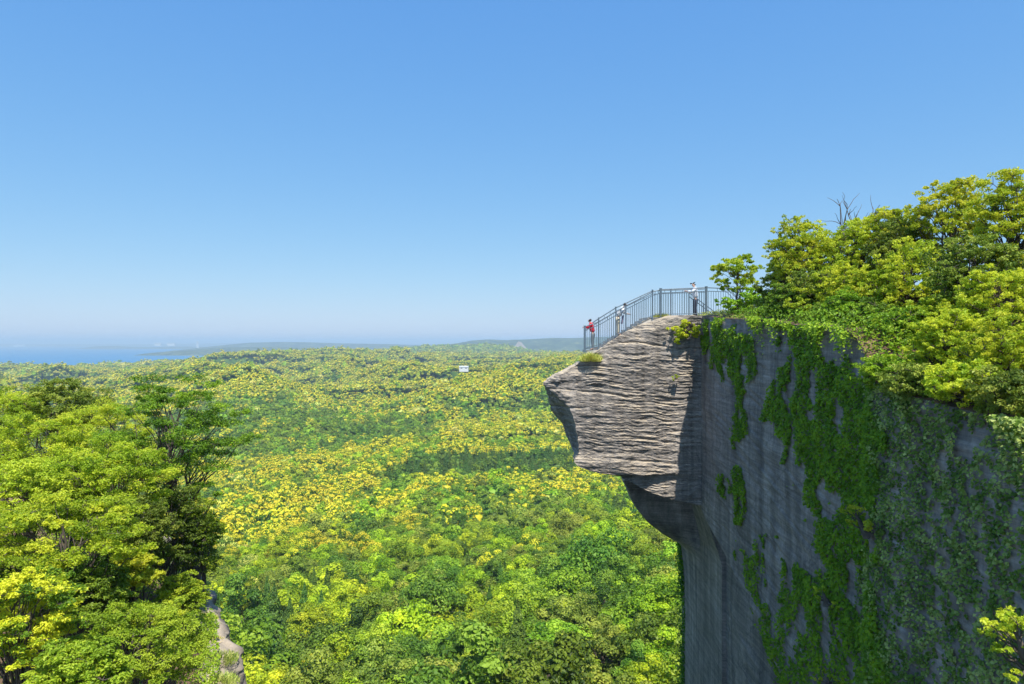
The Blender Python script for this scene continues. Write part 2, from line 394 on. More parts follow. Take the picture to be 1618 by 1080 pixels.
na, nd_ = 560, 520
th = np.linspace(-1.25, 1.25, na); dist = np.concatenate([[3], np.geomspace(25, 9000, nd_ - 1)])
TX = dist[:, None] * np.sin(th)[None, :]; TY = dist[:, None] * np.cos(th)[None, :]
TZ = terrain(TX, TY)
m, nd, lk, out = new_mat('forest_ground')
tc = N(nd, 'ShaderNodeTexCoord')
n1 = N(nd, 'ShaderNodeTexNoise'); n1.inputs['Scale'].default_value = 0.05; n1.inputs['Detail'].default_value = 8; n1.inputs['Roughness'].default_value = 0.7
lk.new(tc.outputs['Object'], n1.inputs['Vector'])
rr = ramp(nd, [(0.35, (0.03, 0.07, 0.015)), (0.55, (0.07, 0.13, 0.02)), (0.7, (0.14, 0.18, 0.03))]); lk.new(n1.outputs[0], rr.inputs[0])
p = N(nd, 'ShaderNodeBsdfPrincipled'); p.inputs['Roughness'].default_value = 0.95; p.inputs['Specular IOR Level'].default_value = 0.1
lk.new(rr.outputs[0], p.inputs['Base Color']); lk.new(p.outputs[0], out.inputs[0]); M['ground'] = m
link('ground', mesh_np('ground', np.stack([TX, TY, TZ], -1).reshape(-1, 3), grid_quads(nd_, na), M['ground'], smooth=True), kind='structure')

# sea
m, nd, lk, out = new_mat('sea_water')
tc = N(nd, 'ShaderNodeTexCoord'); nz = N(nd, 'ShaderNodeTexNoise'); nz.inputs['Scale'].default_value = 0.02; nz.inputs['Detail'].default_value = 6
lk.new(tc.outputs['Object'], nz.inputs['Vector'])
bp = N(nd, 'ShaderNodeBump'); bp.inputs['Strength'].default_value = 0.6; bp.inputs['Distance'].default_value = 4; lk.new(nz.outputs[0], bp.inputs['Height'])
p = N(nd, 'ShaderNodeBsdfPrincipled'); p.inputs['Base Color'].default_value = (0.03, 0.17, 0.33, 1); p.inputs['Roughness'].default_value = 0.7; p.inputs['Specular IOR Level'].default_value = 0.05
lk.new(bp.outputs[0], p.inputs['Normal']); lk.new(p.outputs[0], out.inputs[0]); M['sea'] = m
gx = np.linspace(-45000, 45000, 40); gy = np.linspace(1500, 60000, 40)
link('sea', mesh_np('sea', np.stack([np.tile(gx, 40), np.repeat(gy, 40), np.full(1600, SEA)], -1), grid_quads(40, 40), M['sea']), kind='structure')

# far land across the bay and the far hills on the right
m, nd, lk, out = new_mat('far_land')
tc = N(nd, 'ShaderNodeTexCoord'); nz = N(nd, 'ShaderNodeTexNoise'); nz.inputs['Scale'].default_value = 0.010; nz.inputs['Detail'].default_value = 9; nz.inputs['Roughness'].default_value = 0.75
lk.new(tc.outputs['Object'], nz.inputs['Vector'])
rr = ramp(nd, [(0.38, (0.012, 0.03, 0.012)), (0.52, (0.04, 0.075, 0.025)), (0.68, (0.24, 0.24, 0.08))]); lk.new(nz.outputs[0], rr.inputs[0])
p = N(nd, 'ShaderNodeBsdfPrincipled'); p.inputs['Roughness'].default_value = 0.95; lk.new(rr.outputs[0], p.inputs['Base Color']); lk.new(p.outputs[0], out.inputs[0]); M['farland'] = m
def far_ridge(name, pts, dd, depth, foot=SEA - 5, rough=0.25, seed=1):
    """pts: (u, v) crest in the photo; a rounded ridge of real depth at distance dd"""
    us = np.linspace(pts[0][0], pts[-1][0], 160); vs = np.interp(us, [q[0] for q in pts], [q[1] for q in pts])
    xs = (us - 809) / F * dd; zc = -(vs - 540) / F * dd
    t = np.linspace(-1, 1, 40)
    X = np.repeat(xs[None, :], 40, 0); Yv = dd + t[:, None] * depth + 0 * X
    prof = np.cos(t * math.pi / 2)[:, None] ** 0.8
    Z = foot + (zc - foot)[None, :] * prof
    Z = Z + rough * (zc - foot)[None, :] * prof * fbm(X / (depth * 0.35), Yv / (depth * 0.35), 0, 5, seed) * np.abs(t[:, None]) ** 0.5
    link(name, mesh_np(name, np.stack([X, Yv, Z], -1).reshape(-1, 3), grid_quads(40, 160), M['farland'], smooth=True), kind='structure')
far_ridge('far_hills', [(660, 551), (685, 546), (715, 543), (745, 538), (770, 536), (800, 537), (830, 536), (870, 535), (905, 534), (960, 532), (1100, 533), (1300, 536), (1700, 538)], 7700, 1200, seed=2)
far_ridge('far_hills', [(560, 548), (640, 545), (700, 543), (800, 542), (1000, 541), (1700, 541)], 16000, 2500, seed=3)
far_ridge('far_hills', [(330, 549), (370, 544), (400, 541), (440, 540), (480, 540.5), (540, 542), (600, 543), (680, 546), (760, 548)], 11000, 1500, seed=4)
far_ridge('far_hills', [(255, 556), (300, 553), (350, 549), (420, 548), (480, 549), (560, 552), (640, 556)], 7600, 600, seed=9)
far_ridge('far_hills', [(140, 550), (152, 548.5), (165, 546.5), (180, 546.5), (200, 547.5), (230, 548), (290, 547), (350, 548)], 14500, 900, seed=5)
far_ridge('far_hills', [(-900, 543), (-300, 542.5), (0, 542.5), (60, 543.5), (120, 543), (190, 543.5), (260, 543), (330, 542), (420, 542), (520, 543), (700, 544)], 24000, 3000, seed=6)

# ------------------------------------------------------------------ forest tree kinds
def dome_pads(n, g, flatz=0.75):
    out_ = [(np.array([0, 0, 0.62]), 0.30)]
    for i in range(n):
        a = i * 2.399 + g.uniform(-0.3, 0.3); h = g.uniform(0.0, 0.98)
        r = math.sqrt(max(0.0, 1 - h * h)) * g.uniform(0.55, 0.95)
        out_.append((np.array([r * math.cos(a), r * math.sin(a), h * flatz * g.uniform(0.75, 1.25)]), g.uniform(0.13, 0.30)))
    return out_

def crown_mesh(name, kind, lod, seed):
    """unit crown (radius 1, height about 1.1), leaves in lobes; lod 0 near, 1 middle, 2 far"""
    g = np.random.default_rng(seed)
    mat = M['forestlime' if kind == 'lime' else kind]
    if kind == 'conifer':
        n = (1500, 420, 90)[lod]; sz = (0.22, 0.36, 0.7)[lod]
        h = g.random(n) ** 1.4; lay = np.sin(h * 38 + g.uniform(0, 6)) * 0.5 + 0.5
        r = (1 - h) * (0.62 + 0.38 * lay) * 0.95 * (0.6 + 0.4 * g.random(n) ** 0.3); a = g.uniform(0, 6.283, n)
        P = np.stack([r * np.cos(a), r * np.sin(a), h * 3.0 - 0.3], -1)
        Nn = np.stack([np.cos(a) * 0.7, np.sin(a) * 0.7, np.full(n, 0.6)], -1)
        V, Q = cards(P, Nn, sz * (1.1 - 0.6 * h), 0.4, 0.55, g)
        return mesh_np(name, V, Q, mat, np.clip(g.normal(0.5, 0.22, n), 0, 1))
    npad = (30, 16, 9)[lod]; per = (150, 46, 16)[lod]; sz = (0.075, 0.16, 0.34)[lod]
    if kind == 'cream': pads = dome_pads(npad, g, 0.55)
    else: pads = dome_pads(npad, g, g.uniform(0.8, 1.25))
    P = []; Nn = []; T = []
    for c, s in pads:
        d = g.normal(0, 1, (per, 3)); d[:, 2] = np.abs(d[:, 2]) * 1.0 - 0.25
        d /= np.linalg.norm(d, axis=1)[:, None]
        rad = s * (0.78 + 0.3 * g.random(per))[:, None]
        lump = 1 + 0.22 * noise(d[:, 0] * 3 + c[0] * 7, d[:, 1] * 3 + c[1] * 7, d[:, 2] * 3, seed)[:, None]
        P.append(c + d * rad * lump * np.array([1, 1, 0.8])); Nn.append(d + np.array([0, 0, 0.35]))
        pt = g.normal(0.5, 0.2)
        if kind in ('blossom', 'cream'):
            fl = g.random(per) < np.clip((0.15, 0.2, 0.4)[lod] + 1.1 * d[:, 2], 0.05, 0.92)
            if g.random() < 0.18: fl &= g.random(per) < 0.35
            T.append(np.where(fl, np.clip(g.normal(0.78, 0.14, per), 0.5, 1), np.clip(g.normal(0.22, 0.12, per), 0, 0.42)))
        else:
            T.append(np.clip(g.normal(pt, 0.16, per), 0, 1))
    V, Q = cards(np.concatenate(P), np.concatenate(Nn), sz, (0.32, 0.25, 0.2)[lod], 0.75, g)
    T = np.concatenate(T)
    if lod > 0:   # leafy bulk filling the middle of distant crowns
        bm = bmesh.new(); bmesh.ops.create_icosphere(bm, subdivisions=2, radius=1)
        vv = np.array([v.co[:] for v in bm.verts]); ff = np.array([[v.index for v in f.verts] for f in bm.faces]); bm.free()
        k = 0.74 * (1 + 0.22 * noise(vv[:, 0] * 2.2, vv[:, 1] * 2.2, vv[:, 2] * 2.2, seed + 5) + g.normal(0, 0.05, len(vv)))
        vv = vv * k[:, None] * np.array([1, 1, 0.85]) + [0, 0, 0.12]
        ft = vv[ff].mean(1)
        ff = np.concatenate([ff, ff[:, 2:]], 1)
        # triangles stored as quads need a fourth corner: split edge midpoint
        mid = (vv[ff[:, 2]] + vv[ff[:, 0]]) * 0.5; o = len(vv)
        ff[:, 3] = o + np.arange(len(ff)); vv = np.concatenate([vv, mid])
        nz_ = ft[:, 2]
        if kind in ('blossom', 'cream'):
            t2 = np.where(g.random(len(ff)) < np.clip(nz_ * 1.2, 0.05, 0.8), 0.72, 0.22) + g.normal(0, 0.05, len(ff))
        else: t2 = np.clip(g.normal(0.45, 0.12, len(ff)), 0, 1)
        Q = np.concatenate([Q, ff + len(V)]); V = np.concatenate([V, vv]); T = np.concatenate([T, t2])
    return mesh_np(name, V, Q, mat, T)

KINDS = ['blossom', 'cream', 'green', 'dark', 'lime', 'olive', 'conifer']
KN = {'blossom': 'blossoming_tree', 'cream': 'blossoming_tree', 'green': 'broadleaf_tree', 'dark': 'broadleaf_tree', 'lime': 'broadleaf_tree', 'olive': 'broadleaf_tree', 'conifer': 'conifer_tree'}
NV = (3, 3, 2)
CROWN = {}
lib = bpy.data.collections.new("forest_tree_kinds")
LIBIDX = {}
idx = 0
for ki, k in enumerate(KINDS):
    for lod in range(3):
        for v in range(NV[lod]):
            me = crown_mesh(f"crown_{k}_{lod}_{v}", k, lod, 100 + ki * 31 + lod * 7 + v)
            CROWN[(k, lod, v)] = me
            o = bpy.data.objects.new(f"forest_{idx:03d}", me); lib.objects.link(o)
            LIBIDX[(k, lod, v)] = idx; idx += 1

def kind_of(x, y, z, g):
    """which tree grows where: yellow blossom on crests and sunny slopes, green in the gullies and near the cliff"""
    d = np.sqrt(x * x + y * y); n = len(x)
    e = 28.0 + d * 0.014
    conv = z - 0.25 * (terrain(x + e, y) + terrain(x - e, y) + terrain(x, y + e) + terrain(x, y - e))
    cl = fbm(x / 90, y / 90, 0, 3, 77); cl2 = fbm(x / 320, y / 320, 0, 2, 78); cl3 = noise(x / 28, y / 28, 0, 79)
    sp_ = spurs(x, y)
    fld = np.clip(0.05 * conv, -0.4, 0.4) + np.interp(sp_, [0, 0.09, 0.2, 0.3, 0.6], [-0.75, -0.45, -0.02, 0.20, 0.28]) * np.interp(d, [300, 600], [0.2, 1]) + 0.30 * cl + 0.20 * cl2 + 0.30 * cl3 + np.interp(d, [250, 330, 480, 650], [0.25, 0.4, 0.4, 0]) * noise((0.62 * x + 0.78 * y) / 90, (0.78 * x - 0.62 * y) / 17, 0, 83)
    pY = np.clip(0.34 + 2.2 * fld, 0.01, 0.74)
    u = 809 + F * x / np.maximum(y, 1)
    pY = pY * np.interp(d, [0, 190, 270, 400, 700, 2000, 3300, 4200], [0.04, 0.10, 0.40, 0.95, 1.0, 0.95, 0.85, 0.35])
    pY = pY + np.clip((680 - u) / 300, 0, 1.0) * np.interp(d, [200, 250, 420, 600], [0, 0.34, 0.36, 0])
    pY = pY + np.interp(d, [300, 360, 560, 800, 1000, 3000, 3600], [0, 0.16, 0.12, 0.05, 0.10, 0.10, 0])
    pY = pY - np.clip((u - 820) / 250, 0, 1) * np.interp(d, [0, 450, 700], [0.5, 0.45, 0.0])
    dr = y - ridge_curve_y(x)
    crest = (np.abs(dr + 4) < 9) & (x > -125) & (x < 50)
    plant = (dr < -12) & (dr > -135 + 16 * noise(x / 25, 0.3, 0, 91)) & (y > 478 + 10 * noise(x / 20, 0.9, 0, 94)) & (x > -98 + 8 * noise(y / 12, 0.7, 0, 92)) & (x < 62 + 14 * noise(y / 14, 0.2, 0, 93))
    r = g.random(n); q = g.random(n)
    c3 = fbm(x / 45, y / 45, 0, 2, 90)
    K = np.full(n, 2)                                              # green
    K = np.where(q + 0.5 * c3 > 0.62, 4, K); K = np.where(q + 0.5 * c3 < 0.28, 3, K)
    K = np.where((g.random(n) < 0.12), 5, K)
    tt = fld + g.normal(0, 0.14, n); far_ = d > 330
    K = np.where(far_, np.where(tt > 0.02, np.where(q < 0.6, 4, 5), np.where(tt > -0.22, np.where(q < 0.3, 5, 2), np.where(q < 0.6, 3, 2))), K)
    K = np.where((g.random(n) < 0.03) & (d < 1000), 6, K)
    con = (fbm(x / 60 + 9, y / 60, 0, 2, 55) > 0.48) & (d < 420); K = np.where(con & (g.random(n) < 0.8), 6, K)
    K = np.where(r < pY, np.where(g.random(n) < 0.12, 1, 0), K)
    behind = (dr > 5) & (dr < 55 + 20 * cl) & (x > -190) & (x < 60) & (g.random(n) < 0.85)
    K = np.where(behind & (K < 2), 2, K)
    K = np.where(crest, 0, K); K = np.where(plant, np.where(g.random(n) < 0.15, 3, 6), K)
    return K, plant

# what can be seen from the look-out side: trees wholly behind a ridge are left out
sl = (TZ + 11) / np.hypot(TX, TY); cm = np.maximum.accumulate(sl, axis=0)
def seen(x, y, z, top):
    d = np.hypot(x, y); a = np.arctan2(x, y)
    ia = np.clip(((a - th[0]) / (th[1] - th[0])).astype(int), 0, na - 1)
    idd = np.clip(np.searchsorted(dist, d) - 3, 0, nd_ - 1)
    return (z + top) / d > cm[idd, ia] - 0.012 - 3.0 / d

PTS = []
for (d0, d1, sp, lod) in ((62, 330, 7.4, 0), (330, 900, 6.4, 1), (900, 1900, 6.6, 2), (1900, 3300, 8.6, 2), (3300, 5600, 13.0, 2)):
    hw = d1 * 0.80
    gx, gy = np.meshgrid(np.arange(-hw, hw, sp), np.arange(d0 * 0.6, d1, sp))
    x = (gx + rng.uniform(-0.42, 0.42, gx.shape) * sp).ravel(); y = (gy + rng.uniform(-0.42, 0.42, gx.shape) * sp).ravel()
    d = np.hypot(x, y); k = (d >= d0) & (d < d1) & (np.abs(x) < 0.80 * y + 30)
    x, y = x[k], y[k]; z = terrain(x, y)
    k = seen(x, y, z, 13) & (z > SEA + 2); x, y, z = x[k], y[k], z[k]
    K, plant = kind_of(x, y, z, rng)
    s = sp * np.clip(rng.lognormal(-0.33 if lod == 0 else -0.24, 0.24 if lod == 0 else 0.33, len(x)), 0.40, 1.5) * (1.08 if lod == 0 else 1.0); s = np.where(K == 6, s * np.where(plant, 0.5, 0.6), s)
    PTS.append(np.stack([x, y, z, K, s, np.full(len(x), lod)], -1))
PTS = np.concatenate(PTS)
# a clearing for the white hall on the far ridge
hall_d = np.linspace(1500, 3100, 400); hall_x = (733 - 809) / F * hall_d; hall_z = terrain(hall_x, hall_d)
hall_v = 540 - F * hall_z / hall_d
hall_c = 540 - F * (hall_z + 11) / hall_d; hall_lim = np.minimum.accumulate(hall_c)
hall_lim = np.interp(hall_d - 220, hall_d, hall_lim, left=900)
hall_i = int(np.argmin(np.abs(hall_v - 582) + np.where(540 - F * (hall_z + 2.5) / hall_d < hall_lim, 0, 80)))
HALL = (hall_x[hall_i], hall_d[hall_i], hall_z[hall_i])
PTS = PTS[~((np.abs(PTS[:, 0] - HALL[0]) < 24) & (PTS[:, 1] > HALL[1] - 220) & (PTS[:, 1] < HALL[1] + 14))]
def in_rect(u0, u1, v0, v1):
    u = 809 + F * PTS[:, 0] / PTS[:, 1]; v = 540 - F * PTS[:, 2] / PTS[:, 1]
    return (u > u0) & (u < u1) & (v > v0) & (v < v1)

# the 300 trees that show largest stand alone; the rest of the forest is one mass
d = np.hypot(PTS[:, 0], PTS[:, 1])
u_ = 809 + F * PTS[:, 0] / PTS[:, 1]; v_ = 540 - F * (PTS[:, 2] + 9) / PTS[:, 1]
front = (u_ > 300) & (u_ < 1108) & (v_ < 1120)
order = np.argsort(np.where(front, d, 1e9))
solo = order[:300]
mask = np.ones(len(PTS), bool); mask[solo] = False
trunk_mb = MB(); trunk_mb.tube([(0, 0, -1.6), (0.03, 0, -0.8), (0, 0.03, 0.1), (0.05, 0, 0.55)], [0.09, 0.07, 0.055, 0.02], 6)
for k in range(5):
    a = k * 1.26; trunk_mb.tube([(0, 0, -0.35 + 0.1 * k), (0.3 * math.cos(a), 0.3 * math.sin(a), 0.1 + 0.05 * k), (0.6 * math.cos(a), 0.6 * math.sin(a), 0.3)], [0.04, 0.025, 0.01], 5)
TRUNK = trunk_mb.mesh('trunk', M['bark'])
ADJ = {0: 'golden yellow blossoming', 1: 'pale cream blossoming', 2: 'mid green leafy', 3: 'dark green leafy', 4: 'bright lime green', 5: 'olive green leafy', 6: 'dark pointed conifer'}
def where_txt(u, dd):
    a = 'below the rock overhang' if u > 900 else ('left of the overhang' if u > 680 else ('mid valley' if u > 470 else 'beside the left cliff edge'))
    b = 'in the nearest forest' if dd < 135 else ('in the second belt of forest' if dd < 190 else 'farther up the forested slope')
    return f"{b} {a}"
for i in solo:
    x, y, z, K, s, lod = PTS[i]; K = int(K); k = KINDS[K]; v = int(rng.integers(0, 3))
    dd = math.hypot(x, y); uu = 809 + F * x / y
    t = link(KN[k], None, loc=(x, y, z), label=f"{ADJ[K]} tree {where_txt(uu, dd)}", cat='tree', group='valley forest trees seen one by one')
    h = s * rng.uniform(0.85, 1.1)
    lift = 7.0 * rng.uniform(0.55, 1.35) if k != 'conifer' else 4.0
    t.rotation_euler = (0, 0, rng.uniform(0, 6.28))
    c = link('crown', CROWN[(k, 0, v)], t, (0, 0, lift - 0.1 * s)); c.scale = (s, s, h * (1.25 if k == 'conifer' else 1.0))
    w = link('trunk', TRUNK, t, (0, 0, lift - 0.1 * s)); w.scale = (s, s, max(s, lift / 1.5))
rest = PTS[mask]
lods = np.where(np.hypot(rest[:, 0], rest[:, 1]) < 330, 0, rest[:, 5]).astype(int)
ids = np.array([LIBIDX[(KINDS[int(K)], l, int(r * NV[l]))] for K, l, r in zip(rest[:, 3], lods, rng.random(len(rest)))], np.int32)
zz = rest[:, 2] + np.where(rest[:, 3] == 6, 3.5, 6.2 * np.where(rest[:, 5] == 0, rng.uniform(0.55, 1.35, len(rest)), rng.uniform(0.82, 1.15, len(rest))))
me = bpy.data.meshes.new('forest')
me.vertices.add(len(rest)); me.vertices.foreach_set("co", np.stack([rest[:, 0], rest[:, 1], zz], -1).astype(np.float32).ravel())
a = me.attributes.new('pick', 'INT', 'POINT'); a.data.foreach_set('value', ids)
a = me.attributes.new('size', 'FLOAT', 'POINT'); a.data.foreach_set('value', rest[:, 4].astype(np.float32))
a = me.attributes.new('turn', 'FLOAT', 'POINT'); a.data.foreach_set('value', rng.uniform(0, 6.28, len(rest)).astype(np.float32))
forest = link('forest', me, label='dense forest of green and yellow blossoming trees filling the valley', kind='stuff')
gt = bpy.data.node_groups.new('forest_scatter', 'GeometryNodeTree')
gt.interface.new_socket('Geometry', in_out='INPUT', socket_type='NodeSocketGeometry')
gt.interface.new_socket('Geometry', in_out='OUTPUT', socket_type='NodeSocketGeometry')
gi = gt.nodes.new('NodeGroupInput'); go = gt.nodes.new('NodeGroupOutput')
ci = gt.nodes.new('GeometryNodeCollectionInfo'); ci.inputs['Collection'].default_value = lib
ci.inputs['Separate Children'].default_value = True; ci.inputs['Reset Children'].default_value = True
ip = gt.nodes.new('GeometryNodeInstanceOnPoints'); ip.inputs['Pick Instance'].default_value = True
def na_(nm, t):
    n = gt.nodes.new('GeometryNodeInputNamedAttribute'); n.data_type = t; n.inputs['Name'].default_value = nm; return n.outputs['Attribute']
cx = gt.nodes.new('ShaderNodeCombineXYZ'); gt.links.new(na_('turn', 'FLOAT'), cx.inputs[2])
e2r = gt.nodes.new('FunctionNodeEulerToRotation'); gt.links.new(cx.outputs[0], e2r.inputs[0])
gt.links.new(gi.outputs[0], ip.inputs['Points']); gt.links.new(ci.outputs[0], ip.inputs['Instance'])
gt.links.new(na_('pick', 'INT'), ip.inputs['Instance Index']); gt.links.new(e2r.outputs[0], ip.inputs['Rotation'])
gt.links.new(na_('size', 'FLOAT'), ip.inputs['Scale']); gt.links.new(ip.outputs[0], go.inputs[0])
md = forest.modifiers.new('scatter', 'NODES'); md.node_group = gt
print("forest instances", len(rest), "solo far limit", np.hypot(PTS[solo[-1], 0], PTS[solo[-1], 1]))

# ------------------------------------------------------------------ the cliff with its overhanging nose
def wall_top(Y):
    return np.interp(Y, [4, 12, 16, 17.2, 18.2, 19, 22, 25, 30, 33, 60], [-1.6, -1.45, -1.15, -0.9, 0.1, 0.4, 0.55, 0.8, 1.05, 1.28, 1.28])
# rows: v, uL, YL (tip), uF, YF (front edge), u and Y of the lip E1, E2, wall corner x, Y
KEY = []
edge_v = [752, 762, 775, 783, 788, 800]; edge_u = [977, 1000, 1020, 1040, 1058, 1112]
for v, uL, YL, uF, YF in [
    (498, 1050, 36.4, 1053, 33.4), (505, 1030, 36.2, 1033, 33.4), (514, 1006, 36.0, 1009, 33.4), (525, 985, 35.8, 988, 33.3), (537, 965, 35.6, 968, 33.3), (550, 946, 35.5, 949, 33.3),
    (562, 931, 35.3, 934, 33.3), (570, 917, 35.2, 920, 33.3), (580, 900, 35.1, 903, 33.3), (590, 884, 34.8, 888, 33.3), (600, 870, 34.5, 874, 33.3),
    (606, 863, 34.2, 868, 33.4), (613, 862, 34.2, 868, 33.4), (621, 866, 34.4, 878, 33.3), (630, 868, 35.2, 887, 33.2), (643, 868, 35.6, 899, 33.1), (656, 870, 35.8, 905, 33.0),
    (668, 878, 36.0, 907, 33.0), (680, 889, 36.0, 910, 33.0), (700, 895, 36.0, 913, 33.0), (715, 902, 35.6, 913, 33.0), (722, 905, 34.5, 909, 32.9),
    (728, 904, 33.9, 906, 32.8), (736, 912, 33.9, 914, 32.8), (743, 931, 34.2, 934, 32.8), (748, 952, 34.4, 955, 32.8), (752, 974, 36.5, 977, 33.0)]:
    KEY.append([v, uL, YL, uF, YF, None, None, 9.2, 33.0])
UND = [(700, 984, 38.0), (724, 985, 38.0), (757, 981, 38.5), (765, 986, 38.8), (780, 992, 39), (800, 1003, 39.3), (820, 1020, 39.6), (835, 1040, 40), (845, 1056, 40.4), (852, 1071, 41), (858, 1072, 42), (900, 1076, 42), (950, 1078, 42), (1080, 1077, 42), (1400, 1080, 42), (2600, 1085, 42)]
uz = np.array([-(v - 540) / F * Y for v, u, Y in UND])
for z_ in [-6.56, -6.7, -6.9, -7.1, -7.3, -7.5, -7.7, -7.9, -8.05, -8.4, -8.8, -9.5, -10.2, -10.8, -11.3, -11.7, -12.0, -12.3, -13.5, -16, -21, -33, -70]:
    uL = np.interp(-z_, -uz, [q[1] for q in UND]); YL = np.interp(-z_, -uz, [q[2] for q in UND])
    KEY.append([540 - z_ / 33.0 * F, uL, YL, uL + 6, YL - 1.0, None, None, 9.2, 33.0])
zs = np.concatenate([np.linspace(1.28, -8.2, 420), np.linspace(-8.24, -13, 120), np.linspace(-13.06, -19, 90), np.linspace(-20, -62, 40)])
rows = []
kv = np.array([k[0] for k in KEY], float)
kz = -(kv - 540) / F * 33.0
CP = []   # control points per key row: list of (x,y)
for k in KEY:
    v, uL, YL, uF, YF = k[:5]
    xL = (uL - 809) / F * YL; xF = (uF - 809) / F * YF
    C = (9.2, 33.0)
    if v <= 752:
        if v == 752:
            E1 = (xF + 0.05, 33.0); E2 = (xF + 0.12, 32.95)
        else:
            E1 = (xF + (C[0] - xF) * 0.33, YF + (33.0 - YF) * 0.33 - 0.25); E2 = (xF + (C[0] - xF) * 0.66, 32.85)
    elif v < 800:
        ue = np.interp(v, edge_v, edge_u); xe = (ue - 809) / F * 33.0
        E1 = (xe + 0.35, 37.6); E2 = (xe, 33.05)
    else:
        t = min(1, (v - 800) / 90.0)
        E1 = (9.6 + 0.7 * t, 37.5); E2 = (9.25 + 1.0 * t, 34.0 + 1.5 * t); C = (9.2 + 0.95 * t, 33.0)
    CP.append([(34, YL + 8 if v > 752 else 41.0), (max(xL + 3.0, 9.5), YL + 1.0), (xL, YL), (xF, YF), E1, E2, C])
CP = np.array(CP, float)        # key, 7, 2
segn = [10, 16, 26, 80, 60, 110]
o_ = np.argsort(-kz)
Pz = np.zeros((len(zs), 7, 2))
for j in range(7):
    for c in range(2):
        Pz[:, j, c] = np.interp(-zs, -kz[o_], CP[o_, j, c])
colsX = []; colsY = []; ctype = []
for j, n in enumerate(segn):
    t = np.linspace(0, 1, n, endpoint=False)
    colsX.append(Pz[:, j, 0][:, None] * (1 - t) + Pz[:, j + 1, 0][:, None] * t)
    colsY.append(Pz[:, j, 1][:, None] * (1 - t) + Pz[:, j + 1, 1][:, None] * t)
    ctype += [j] * n
# wall columns
yw = np.concatenate([np.linspace(0, 1, 330) ** 1.0]); 
Yw = Pz[:, 6, 1][:, None] * (1 - yw) + 5.0 * yw
Zg = zs[:, None] + 0 * Yw
diag = -8.0 + (33.0 - Yw) * (-0.35)                     # lower limit of the worked face
below = sstep(0.0, 1.3, diag - Zg)
Xw = 9.2 + below * 1.15 + 0.25 * sstep(17.8, 17.0, Yw) * -1.0
colsX.append(Xw); colsY.append(Yw); ctype += [6] * 330
te = np.linspace(0.02, 1, 8)
colsX.append(np.repeat(Xw[:, -1:], 8, 1) * (1 - te) + 40 * te); colsY.append(np.full((len(zs), 8), 5.0)); ctype += [7] * 8
CX = np.concatenate(colsX, 1); CY = np.concatenate(colsY, 1); ctype = np.array(ctype)
CZ = np.repeat(zs[:, None], CX.shape[1], 1)
wmask = (ctype >= 6)[None, :]
fade = np.clip((CZ + 9) / 10.28, 0, 1)
CZ = CZ + np.where(wmask, (wall_top(CY) - 1.28) * fade, 0)
# horizontal normals from the column tangents
tx = np.gradient(CX, axis=1); ty = np.gradient(CY, axis=1)
ln = np.hypot(tx, ty) + 1e-9
nx, ny = ty / ln, -tx / ln          # outward for this winding
for _ in range(3):
    nx[:, 1:-1] = (nx[:, :-2] + nx[:, 1:-1] * 2 + nx[:, 2:]) / 4; ny[:, 1:-1] = (ny[:, :-2] + ny[:, 1:-1] * 2 + ny[:, 2:]) / 4
sgn = -1.0 if (ny[30, 150] > 0) else 1.0
nx *= sgn; ny *= sgn
frontw = np.where((ctype >= 3) & (ctype <= 5), 1.0, np.where(ctype == 6, 0.0, 0.75))[None, :]
dipz = CZ + 0.05 * CX + 0.09 * noise(CX / 2.0, CY / 2.0, CZ / 2.0, 60) + 0.035 * noise(CX * 2.2, CY * 2.2, CZ * 1.2, 59)
def ledge(f, br, sd):
    # saw-tooth beds: each bed juts out at its foot and is cut back above
    ph = dipz * f + 0.6 * noise(CX * br, CY * br, dipz * f * 0.35, sd); fr = ph - np.floor(ph)
    a_ = 0.5 + 0.5 * noise(CX * br * 1.3, CY * br, np.floor(ph) * 3.7, sd + 1)
    return (np.where(fr < 0.8, 0.5 - fr / 0.8, -0.5 + (fr - 0.8) / 0.2)) * a_
lay = 0.8 * ledge(3.6, 1.05, 61) + 0.6 * ledge(7.2, 2.0, 63) + 0.25 * noise(dipz * 9, CX * 1.2, CY * 1.2, 62)
chip = fbm(CX * 1.9, CY * 1.9, CZ * 4.2, 5, 64, 0.6)
bigl = fbm(CX / 2.6, CY / 2.6, CZ / 2.6, 3, 65)
gouge = np.minimum(0, noise(CX * 1.1, CY * 1.1, CZ * 3.0, 67) + 0.25)
deepfade = 1 - 0.85 * sstep(-7.7, -8.8, CZ)
patchy = 0.35 + 1.5 * sstep(-0.35, 0.6, noise(CX * 0.7, CY * 0.7, CZ * 1.1, 69))
beds = np.zeros_like(CZ)
for zb_, dp_ in ((-1.05, 0.16), (-2.3, 0.10), (-3.15, 0.20), (-4.4, 0.12), (-5.35, 0.16), (0.1, 0.12)):
    beds -= dp_ * np.exp(-((dipz - zb_ - 0.12 * noise(CX * 0.5, 3.1, zb_, 58)) / 0.055) ** 2) * sstep(-0.5, 0.3, noise(CX * 0.45, 1.7, zb_, 57))
smoothpart = sstep(0.55, 0.75, noise(CX * 0.9, CY * 0.9, CZ * 0.5, 68) * 0.5 + 0.5)
disp = frontw * deepfade * (0.55 * beds + 0.062 * lay * patchy * (1 - 0.7 * smoothpart) + 0.095 * chip + 0.18 * bigl + 0.11 * gouge)
disp = disp + np.where(ctype < 6, 1.0, 0.0)[None, :] * sstep(3.4, 2.2, CX) * sstep(-3.6, -2.6, CZ) * (0.30 * fbm(CX * 1.3, CY * 1.3, CZ * 1.3, 4, 76, 0.6) + 0.14)
